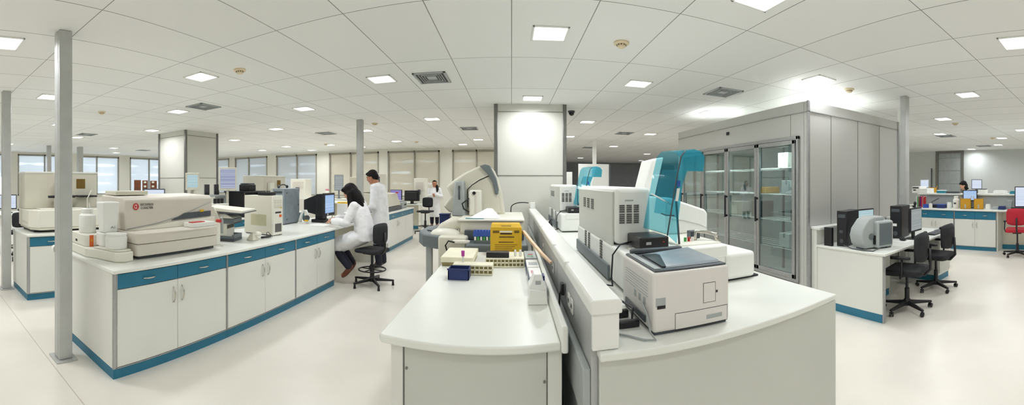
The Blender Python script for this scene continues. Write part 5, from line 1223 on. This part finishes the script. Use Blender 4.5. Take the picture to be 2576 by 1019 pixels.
# ------------------------------------------------------------------ desk computers
def dark_tower(label, loc, rz, w=.16, d=.38, h=.4):
    return tower_pc(label, loc, rz, w, d, h, 'black', 'black', True)
tA = dark_tower('charcoal computer tower at the desk end behind the grey label machine', (3.46, 2.88, DZ), -75, .13, .35, .42); tA.children[0].data.materials[0] = M['dgrey']
tag(obj('black_speaker', G().box(3.36, 3.40, 2.97, 3.09, DZ + .001, DZ + .22), 'black', bevel=.004), 'small black speaker against the ledge beside the charcoal tower', 'speaker')
flat_monitor('monitor with aqua screen rising behind the grey label machine', (4.03, 2.98, DZ), 0, .40, .30, 'scr_aqua', 'black', True, .11)
o = thing('label_machine', 'rounded grey label machine on the near corner of the desk', 'label machine', (3.66, 2.55, DZ), -12); o.scale = (1.12, 1.12, 1.12)
prof = [(-.21, .0), (.05, .0), (.05, .30), (.03, .315), (-.1, .315), (-.17, .29), (-.25, .2), (-.27, .13), (-.25, .05)]
obj('body', G().prism([(x, z + .012) for x, z in prof], 'y', -.09, .1), 'lgrey', o, .015, seg=3)
obj('front_unit', G().box(-.10, .125, -.15, .1, .012, .285), 'lgrey', o, .022, seg=3)
obj('side_door', G().box(-.08, .10, -.156, -.15, .04, .26), 'mgrey', o, .006)
obj('printed_panel', G().box(.125, .132, -.135, .08, .03, .27), 'cream', o, .003); obj('black_window', G().box(.132, .135, -.03, .06, .1, .19), 'black', o, .001); obj('white_label', G().box(.132, .134, -.03, .06, .21, .26), 'paper', o); obj('white_label', G().box(.132, .134, -.03, .06, .04, .08), 'paper', o)
for k in range(5): obj('button', G().box(.132, .136, -.1, -.085, .05 + k * .04, .062 + k * .04), 'ink', o)
obj('roll_hub', G().cyl((-.14, -.092, .13), (-.14, -.1, .13), .03, n=18), 'mgrey', o, smooth='auto'); obj('connector', G().box(-.11, -.1, -.12, -.09, .05, .14), 'black', o)
for x, y in ((-.18, .0), (.08, -.1)): obj('foot', G().box(x - .03, x + .03, y - .03, y + .06, .0005, .013), 'dgrey', o)
tag(obj('desk_cable', G().tube([(3.385, 2.8, DZ + .03), (3.36, 2.66, DZ + .01), (3.35, 2.5, DZ + .0075), (3.38, 2.38, DZ + .0075), (3.45, 2.33, DZ + .04)], .006), 'dgrey', smooth=True), 'grey cable looping on the desk beside the grey label machine', 'cable')
t = dark_tower('black computer tower beside the thin post on the desk', (4.38, 2.70, DZ), -78, .16, .36, .44)
flat_monitor('flat monitor with a grey lit screen beside the black tower', (4.47, 2.45, DZ), 4, .36, .32, 'scr_grey', 'black', True, .1)
o = thing('web_camera', 'small black camera clipped on top of the grey-lit monitor', 'camera', (4.47, 2.46, DZ + .42)); obj('clip', G().box(-.012, .012, -.01, .03, .001, .03), 'black', o, .003); obj('lens', G().ell((0, -.005, .055), (.022, .022, .03)), 'black', o, smooth=True)
o = thing('keyboard', 'black keyboard in front of the grey-lit monitor', 'keyboard', (5.06, 2.43, DZ), 3); obj('tray', G().hexa([(-.2, -.07, .001), (.2, -.07, .001), (.2, .07, .001), (-.2, .07, .001), (-.2, -.07, .014), (.2, -.07, .014), (.2, .07, .028), (-.2, .07, .028)]), 'black', o, .004)
g = G()
for r_ in range(4):
    for k in range(14): g.hexa([(-.185 + k * .0265, -.055 + r_ * .029, .012 + r_ * .003), (-.163 + k * .0265, -.055 + r_ * .029, .012 + r_ * .003), (-.163 + k * .0265, -.031 + r_ * .029, .015 + r_ * .003), (-.185 + k * .0265, -.031 + r_ * .029, .015 + r_ * .003), (-.183 + k * .0265, -.053 + r_ * .029, .021 + r_ * .003), (-.165 + k * .0265, -.053 + r_ * .029, .021 + r_ * .003), (-.165 + k * .0265, -.033 + r_ * .029, .023 + r_ * .003), (-.183 + k * .0265, -.033 + r_ * .029, .023 + r_ * .003)])
kk = obj('keys', g, 'dgrey', o); kk['kind'] = 'stuff'
def mouse(label, x, y):
    o = thing('mouse', label, 'mouse', (x, y, DZ), 0); obj('shell', G().ell((0, 0, .0255), (.032, .055, .022)), 'black', o, smooth=True); obj('pad', G().box(-.1, .1, -.1, .1, .0005, .003), 'black' if x > 5 else 'paper', o); obj('wheel', G().cyl((-.003, .03, .043), (.003, .03, .043), .008), 'dgrey', o)
mouse('black mouse at the far end of the desk past the keyboard', 5.48, 2.52); mouse('black mouse on a white pad beside the grey label machine', 4.22, 2.5)

# ------------------------------------------------------------------ things on the far counter
def counter_box(name, label, cat, x, y, z, w, d, h, m, top=None, tm=None):
    o = thing(name, label, cat, (x, y, z)); obj('body', G().box(-w / 2, w / 2, -d / 2, d / 2, .001, h), m, o, .005)
    obj('top', G().box(-w / 2 * .9, w / 2 * .9, -d / 2 * .9, d / 2 * .9, h, h + .02), tm or m, o, .004); return o
sharps_box('open ochre sharps box with an M-shaped front on the far counter', (8.1, 3.13, RC), -72, .24, .16, .3, 'ochre', True)
sharps_box('second open ochre sharps box, crowded beside its M-shaped twin', (8.1, 2.81, RC), -72, .22, .16, .3, 'ochre', True)
j = jar('white plastic canister with a mark beside the ochre sharps boxes', 8.24, 3.42, RC, .08, .24, .05, .05); obj('label', G().box(-.083, -.0805, -.03, .03, .1, .14), 'dgrey', j)
jar('short white jar on the far counter beside the white canister', 8.2, 3.58, RC, .06, .12, .05, .02)
counter_box('navy_box', 'dark navy tray on the far counter, beside the short white jar', 'tray', 8.2, 3.77, RC, .2, .2, .07, 'navy', tm='blue'); counter_box('navy_box', 'blackish navy tray on the far counter close to the blue pot', 'tray', 8.27, 4.0, RC, .2, .2, .06, 'black', tm='navy')
counter_box('small_jar', 'cream pot on the far counter close to the blackish tray', 'pot', 8.05, 4.0, RC, .06, .07, .09, 'cream'); counter_box('blue_pot', 'bright blue pot on the far counter near the folder rack', 'pot', 8.08, 4.14, RC, .1, .12, .07, 'blue')
o = thing('folder_rack', 'wire rack of red, dark and pale green folders on the far counter', 'rack', (8.28, 4.37, RC)); obj('base', G().box(-.13, .13, -.09, .09, .001, .01), 'lgrey', o)
for k, m in enumerate(('red', 'purple', 'ink', 'pink', 'green', 'paper')): obj('folder', G().box(-.12, .1, -.08 + k * .028, -.068 + k * .028, .01, .27), m, o, .001)
for y in (-.1, .1): obj('side_bracket', G().tube([(-.12, y, .01), (-.12, y, .24), (.1, y, .28)], .006), 'lgrey', o)
o = thing('centrifuge_analyzer', 'white bench device with dark slots at the raised shelf end', 'analyzer', (8.8, 4.72, 1.235)); obj('body', G().box(-.2, .2, -.35, -.13, .001, .12).box(-.2, .2, -.13, .1, .001, .17), 'white', o, .01); obj('slot', G().box(-.203, -.2, -.1, .08, .12, .15), 'black', o); obj('slot', G().box(-.203, -.2, -.02, .06, .06, .09), 'black', o)
o = thing('wall_tap', 'thin dark lamp arm leaning on the far counter near the blue pot', 'lamp', (8.45, 4.12, RC)); obj('base', G().lathe([(.05, .001), (.05, .02), (.02, .025)]), 'dgrey', o, smooth='auto'); obj('arm', G().tube([(0, 0, .02), (0, .05, .12), (0, -.15, .22)], .01), 'dgrey', o, smooth=True)
flat_monitor('lit blue monitor right behind the ochre sharps boxes on the far counter', (8.37, 3.12, RC), -72, .34, .26, 'scr_blue', 'black', True, .17)
flat_monitor('small grey monitor behind the raised shelf, beside the dark-haired person', (9.3, 3.28, RC), -72, .28, .26, 'scr_white', 'mgrey', True, .43)
flat_monitor('small lit monitor behind the raised shelf, near the slotted device', (9.4, 4.86, RC), -65, .25, .24, 'scr_white', 'lgrey', True, .45)
sharps_box('small ochre sharps box behind the raised shelf near the slotted device', (9.25, 4.52, RC + .28), -60, .2, .16, .24, 'ochre', True); counter_box('stand_block', 'white block holding up the small ochre sharps box', 'block', 9.3, 4.52, RC, .3, .3, .25, 'white')
counter_box('teal_tray', 'teal tray with white papers on the raised shelf, left of the person', 'tray', 8.8, 4.05, 1.235, .18, .22, .06, 'tealp', tm='paper'); counter_box('teal_tray', 'long teal tray on the raised shelf close to the picture edge', 'tray', 8.8, 2.12, 1.235, .18, .25, .05, 'tealp')
counter_box('paper_stack', 'white paper heap on the raised shelf between monitor and long teal tray', 'papers', 8.82, 2.5, 1.235, .25, .3, .06, 'paper', tm='white'); counter_box('printer_block', 'white printer with a dark band beside the lit blue monitor', 'printer', 8.84, 2.95, 1.235, .2, .18, .1, 'white', tm='dgrey')
counter_box('dark_tray', 'low dark tray on the raised shelf beside the teal tray', 'tray', 8.75, 3.72, 1.235, .15, .35, .025, 'dgrey', tm='ink')
counter_box('white_cube', 'small white tub on the far counter, beside the ochre boxes toward the red chair', 'tub', 8.15, 2.6, RC, .1, .1, .1, 'white'); counter_box('steel_dish', 'flat grey dish on the far counter past the small white tub', 'dish', 8.22, 2.44, RC, .15, .16, .035, 'lgrey')
counter_box('navy_pouch', 'dark navy pouch on the far counter near the grey hand device', 'pouch', 8.18, 2.28, RC, .12, .16, .06, 'navy')
o = thing('hand_device', 'grey upright hand device on the far counter above the red chair', 'device', (8.33, 2.16, RC)); obj('base', G().box(-.06, .06, -.06, .06, .001, .03), 'lgrey', o, .004); obj('body', G().hexa([(-.04, -.05, .03), (.04, -.05, .03), (.04, .05, .03), (-.04, .05, .03), (-.02, -.09, .2), (.06, -.09, .2), (.06, .03, .2), (-.02, .03, .2)]), 'lgrey', o, .008)
flat_monitor('large monitor with white lit pages above the red chair', (8.2, 1.74, RC), -72, .5, .46, 'scr_white', 'black', True, .06)
tag(obj('black_case', G().box(7.9, 8.0, 1.55, 2.0, RC + .001, RC + .07), 'black', bevel=.004), 'black case lying under the large monitor by the red chair', 'case')
# ------------------------------------------------------------------ people
def unit(v): return Vector(v).normalized()
def hand(g, wrist, fwd, nrm, side, curl=.5, s=1.0):
    """palm, four bent fingers of different lengths and a thumb from the side of the palm"""
    w = Vector(wrist); f = unit(fwd); n = unit(nrm); sd = f.cross(n) * side
    palm = w + f * .045 * s
    rot = Matrix((f, sd, n)).transposed()
    g.ell(palm, (.05 * s, .039 * s, .016 * s), rot, 2); g.chain([(w - f * .01, .027 * s), (palm, .022 * s)], 10)
    for i, (off, L) in enumerate(((-.027, .068), (-.009, .078), (.009, .073), (.026, .058))):
        p0 = w + f * (.078 - .004 * abs(i - 1.4)) * s + sd * off * s
        pts = [(p0 - f * .012 * s, .0095 * s), (p0, .0092 * s)]; d = f.copy(); p = p0
        for k, q in enumerate((.45, .32, .23)):
            a = curl * (.5 + .45 * k) ; d = (f * math.cos(a) - n * math.sin(a)); p = p + d * L * q * s; pts.append((p, (.0086 - .0009 * k) * s))
        g.chain(pts, 8)
    t0 = w + f * .02 * s - sd * .03 * s; t1 = t0 + (f * .6 - sd * .75 - n * .25).normalized() * .036 * s; t2 = t1 + (f * .95 - sd * .1 - n * .35).normalized() * .03 * s
    g.chain([(t0, .014 * s), (t1, .0105 * s), (t2, .0085 * s)], 8)

def person(label, loc, rz, J, coat, drape=None, hairs=(), pitch=0, yaw=0, vox=.0055, skinm='skin', hs=1.0, sleeves=None, trous='trouser', shoem='shoe', curl=.6, extra=None, tf=1.0):
    o = thing('person', label, 'person', loc, rz)
    H = Vector(J['head']); HR = Euler((0, R(pitch), R(yaw))).to_matrix()
    def hp(x, y, z): return H + HR @ Vector((x, y, z)) * hs
    g = G()
    def e(c_, r_, rot=None): g.ell(hp(*c_), tuple(v * hs for v in r_), HR, 3)
    e((-.012, 0, .03), (.098, .078, .09)); e((.022, 0, -.03), (.07, .062, .085)); e((.045, 0, -.075), (.042, .045, .035)); e((.028, 0, -.06), (.055, .055, .05))
    e((.085, 0, .035), (.018, .045, .012)); e((.074, .035, -.025), (.022, .024, .02)); e((.074, -.035, -.025), (.022, .024, .02))
    g.chain([(hp(.088, 0, .025), .009 * hs), (hp(.108, 0, -.012), .0125 * hs), (hp(.1, 0, -.022), .012 * hs)], 8)
    e((.094, 0, -.05), (.01, .024, .006)); e((.092, 0, -.058), (.01, .02, .006)); e((.078, 0, -.088), (.018, .02, .014))
    for s in (-1, 1): e((-.002, .076 * s, -.01), (.02, .01, .03)); e((.084, .03 * s, .012), (.01, .013, .008))
    g.chain([(hp(-.025, 0, -.05), .052 * hs), (Vector(J['neck']), .056)], 14)
    # trunk and limbs inside the clothes
    sp = [Vector(J[k]) for k in ('neck', 'chest', 'waist', 'pelvis')]
    g.chain([(sp[0], .055), (sp[1], .10), (sp[2], .095), (sp[3], .10)], 14)
    for s, k in ((1, 'L'), (-1, 'R')):
        sh, el, wr = (Vector(J[n + k]) for n in ('sh', 'el', 'wr'))
        g.chain([(sp[1] + (sp[0] - sp[1]) * .5, .07), (sh, .05), (el, .038), (wr, .026)], 12)
        hand(g, wr, J['hf' + k], J['hn' + k], s, curl)
        hp_, kn, an, toe = (Vector(J[n + k]) for n in ('hip', 'kn', 'an', 'toe'))
        g.chain([(hp_, .075), (kn, .05), (an, .036), (toe, .03)], 12)
    body = remesh(obj('body', g, skinm, o), vox, 3)
    me = body.data; me.materials.append(M['eye']); me.materials.append(M['lips'])
    eyes = [hp(.093, .03 * s, .011) for s in (-1, 1)]; lip = hp(.104, 0, -.054)
    for p in me.polygons:
        c_ = p.center
        if min((c_ - q).length for q in eyes) < .0105 * hs: p.material_index = 1
        elif abs((HR.transposed() @ (c_ - lip)).z) < .0075 * hs and (c_ - lip).length < .024 * hs: p.material_index = 2
    # clothes
    for s, k in ((1, 'L'), (-1, 'R')):
        g = G(); hp_, kn, an, toe = (Vector(J[n + k]) for n in ('hip', 'kn', 'an', 'toe'))
        d = (toe - an).normalized(); up = Vector((0, 0, 1)); rot = Matrix((d, up.cross(d).normalized(), d.cross(up.cross(d).normalized()))).transposed()
        c_ = an + (toe - an) * .45
        g.ell(c_ - rot @ Vector((0, 0, .015)), (.135, .047, .042), rot, 3); g.ell(an, (.05, .045, .05), rot, 2)
        remesh(obj('shoe', g, shoem, o), .009, 2)
    g = G()
    for k in 'LR':
        hp_, kn, an = (Vector(J[n + k]) for n in ('hip', 'kn', 'an'))
        g.chain([(hp_, .1 * tf), (hp_ + (kn - hp_) * .5, .088 * tf), (kn, .075 * tf), (kn + (an - kn) * .45, .072), (an + (kn - an) * .06, .062)], 14)
    g.chain([(Vector(J['hipL']), .1 * tf), (Vector(J['pelvis']), .12 * tf), (Vector(J['hipR']), .1 * tf)], 14)
    remesh(obj('trousers', g, trous, o), .011, 3)
    g = G().loft(coat)
    if drape: g.loft(drape)
    for k in 'LR':
        sh, el, wr = (Vector(J[n + k]) for n in ('sh', 'el', 'wr'))
        g.chain([(Vector(J['chest']) * .25 + sh * .75, .078), (sh, .076), (sh + (el - sh) * .5, .066), (el, .066), (el + (wr - el) * .5, .06), (wr - (wr - el) * .02, .048)], 14)
    if extra: extra(g)
    c_ = remesh(obj('lab_coat', g, 'coat', o), .010, 3, .022)
    # collar and pocket
    n = Vector(J['neck'])
    g = G().tube([n + Vector((.062 * math.cos(R(a)) + .008, .062 * math.sin(R(a)), -.004 + .018 * math.cos(R(a + 180)))) for a in range(0, 360, 20)], .014, 8, True)
    obj('collar', g, 'coat', c_, smooth=True)
    g = G()
    for it in hairs:
        if it[0] == 'h': g.ell(hp(*it[1]), tuple(v * hs for v in it[2]), HR, 3)
        else: g.chain([(Vector(p), r_) for p, r_ in it[1]], 12)
    remesh(obj('hair', g, 'hair', o), .008, 2)
    return o
def ring(x, z, a, b, y=0): return ((x, y, z), (a, 0, 0), (0, b, 0))

# woman seated at the bench end, writing
J = dict(head=(.235, 0, 1.36), neck=(.125, 0, 1.235), chest=(.085, 0, 1.07), waist=(.03, 0, .9), pelvis=(.0, 0, .75),
         shL=(.10, .165, 1.165), elL=(.19, .245, .925), wrL=(.45, .14, .935), hfL=(.95, -.3, -.05), hnL=(0, .1, 1),
         shR=(.10, -.165, 1.165), elR=(.24, -.235, .935), wrR=(.50, -.09, .955), hfR=(.95, .25, -.1), hnR=(.05, -.35, .9),
         hipL=(.02, .09, .715), knL=(.45, .10, .545), anL=(.20, .09, .255), toeL=(.315, .09, .13), hipR=(.02, -.09, .715), knR=(.45, -.10, .545), anR=(.23, -.09, .265), toeR=(.345, -.09, .14))
coat = [ring(-.03, .66, .15, .19), ring(-.015, .76, .155, .195), ring(.02, .9, .14, .18), ring(.06, 1.03, .145, .185), ring(.085, 1.13, .125, .18), ring(.105, 1.195, .095, .13), ring(.12, 1.235, .068, .072)]
ax = unit((.5, 0, -.19)); up = Vector((-ax.z, 0, ax.x))
drape = [(Vector((0, 0, .725)) + ax * t, up * h, Vector((0, w, 0))) for t, h, w in ((-.08, .11, .19), (.1, .125, .205), (.25, .125, .205), (.4, .125, .205), (.53, .13, .205), (.575, .135, .2))]
hairs = [('h', (-.022, 0, .04), (.108, .09, .098)), ('h', (-.05, 0, .0), (.085, .088, .10)), ('h', (.055, 0, .085), (.05, .07, .04)), ('h', (-.01, .06, -.02), (.06, .035, .10)), ('h', (-.01, -.06, -.02), (.06, .035, .10)),
         ('c', [((.20, .075, 1.34), .055), ((.19, .085, 1.25), .052), ((.185, .10, 1.17), .042), ((.195, .11, 1.10), .022)]), ('c', [((.15, .04, 1.36), .08), ((.09, .05, 1.29), .075), ((.055, .06, 1.22), .06), ((.02, .06, 1.16), .035), ((.0, .06, 1.11), .015)]), ('c', [((.15, -.05, 1.34), .07), ((.09, -.05, 1.25), .06), ((.04, -.05, 1.16), .03)])]
person('woman with long black hair in a white coat, seated and writing at the bench', (-2.12, 5.17, 0), 180, J, coat, drape, hairs, 34, 0, curl=.75, tf=.8)
tag(obj('pen', G().tube([(-2.735, 5.25, .862), (-2.715, 5.285, .99)], [.0025, .0055], 8), 'ink'), 'dark pen held in the writing hand of the seated woman', 'pen')

# man standing behind her, looking down
J = dict(head=(.145, 0, 1.605), neck=(.06, 0, 1.485), chest=(.02, 0, 1.27), waist=(-.01, 0, 1.06), pelvis=(-.01, 0, .93),
         shL=(.03, .185, 1.415), elL=(.03, .265, 1.10), wrL=(.26, .18, .97), hfL=(.9, -.3, -.15), hnL=(.1, .3, .9),
         shR=(.03, -.185, 1.415), elR=(.04, -.265, 1.10), wrR=(.27, -.14, 1.0), hfR=(.9, .3, -.1), hnR=(.1, -.3, .9),
         hipL=(.0, .09, .9), knL=(.02, .10, .49), anL=(-.03, .11, .085), toeL=(.12, .13, .035), hipR=(.0, -.09, .9), knR=(.02, -.10, .49), anR=(-.03, -.11, .085), toeR=(.12, -.13, .035))
coat = [ring(-.01, .44, .165, .215), ring(-.01, .6, .16, .21), ring(-.015, .8, .155, .205), ring(-.015, .98, .14, .195), ring(.0, 1.12, .145, .2), ring(.015, 1.26, .145, .205), ring(.02, 1.38, .12, .195), ring(.035, 1.45, .095, .14), ring(.055, 1.495, .066, .07)]
hairs = [('h', (-.02, 0, .047), (.101, .085, .086)), ('h', (-.055, 0, .0), (.066, .079, .085)), ('h', (-.06, 0, -.045), (.045, .058, .045)), ('h', (.05, 0, .088), (.042, .06, .028)), ('h', (-.012, .066, .02), (.035, .02, .042)), ('h', (-.012, -.066, .02), (.035, .02, .042))]
person('man with short dark hair in a long white coat standing behind the seated woman', (-2.30, 6.32, 0), 180, J, coat, None, hairs, 24, 0, skinm='skin2', shoem='ink')

# woman with crossed arms at the back
J = dict(head=(.02, 0, 1.46), neck=(.0, 0, 1.34), chest=(.0, 0, 1.16), waist=(.0, 0, .98), pelvis=(.0, 0, .86),
         shL=(.0, .165, 1.26), elL=(.05, .25, 1.02), wrL=(.21, .03, 1.09), hfL=(.15, -.95, .1), hnL=(.9, .1, .3),
         shR=(.0, -.165, 1.26), elR=(.05, -.25, 1.02), wrR=(.19, -.06, 1.07), hfR=(.3, .9, .15), hnR=(.9, -.1, .3),
         hipL=(.0, .085, .83), knL=(.02, .09, .46), anL=(-.02, .09, .085), toeL=(.11, .1, .035), hipR=(.0, -.085, .83), knR=(.02, -.09, .46), anR=(-.02, -.09, .085), toeR=(.11, -.1, .035))
coat = [ring(0, .32, .165, .22), ring(0, .5, .155, .205), ring(0, .7, .15, .195), ring(0, .9, .13, .18), ring(0, 1.03, .125, .175), ring(.005, 1.15, .135, .185), ring(.0, 1.25, .1, .17), ring(.0, 1.315, .075, .105), ring(.0, 1.345, .06, .065)]
hairs = [('h', (-.03, 0, .045), (.095, .085, .085)), ('h', (-.05, 0, -.01), (.06, .075, .09)), ('h', (.03, 0, .095), (.05, .055, .03)), ('c', [((-.04, .05, 1.42), .05), ((.03, .09, 1.36), .05), ((.09, .10, 1.28), .045), ((.11, .09, 1.2), .03)])]
person('smiling woman with crossed arms in a white coat, standing by the back windows', (-2.66, 12.85, 0), -78, J, coat, None, hairs, 2, 0, vox=.008, skinm='skin2', curl=1.0, shoem='ink')

# far person behind the raised shelf
J = dict(head=(.09, 0, 1.42), neck=(.0, 0, 1.30), chest=(-.04, 0, 1.13), waist=(-.05, 0, .95), pelvis=(-.04, 0, .85),
         shL=(-.02, .165, 1.23), elL=(.1, .22, 1.02), wrL=(.3, .1, 1.0), hfL=(.9, -.2, 0), hnL=(0, .1, 1), shR=(-.02, -.165, 1.23), elR=(.1, -.22, 1.02), wrR=(.3, -.1, 1.0), hfR=(.9, .2, 0), hnR=(0, -.1, 1),
         hipL=(.0, .085, .83), knL=(.02, .09, .46), anL=(-.02, .09, .085), toeL=(.11, .1, .035), hipR=(.0, -.085, .83), knR=(.02, -.09, .46), anR=(-.02, -.09, .085), toeR=(.11, -.1, .035))
coat = [ring(-.03, .4, .155, .205), ring(-.04, .7, .15, .195), ring(-.05, .92, .13, .18), ring(-.04, 1.12, .14, .185), ring(-.02, 1.22, .105, .17), ring(-.01, 1.27, .08, .1), ring(.0, 1.3, .06, .065)]
hairs = [('h', (-.025, 0, .045), (.1, .088, .09)), ('h', (-.05, 0, -.01), (.07, .08, .10)), ('h', (.04, 0, .095), (.05, .055, .03)), ('c', [((.03, .04, 1.38), .06), ((-.02, .05, 1.28), .05), ((-.06, .05, 1.18), .03)])]
person('dark-haired person in a white coat bending over behind the raised far shelf', (10.05, 3.85, 0), 120, J, coat, None, hairs, 30, 0, vox=.01)
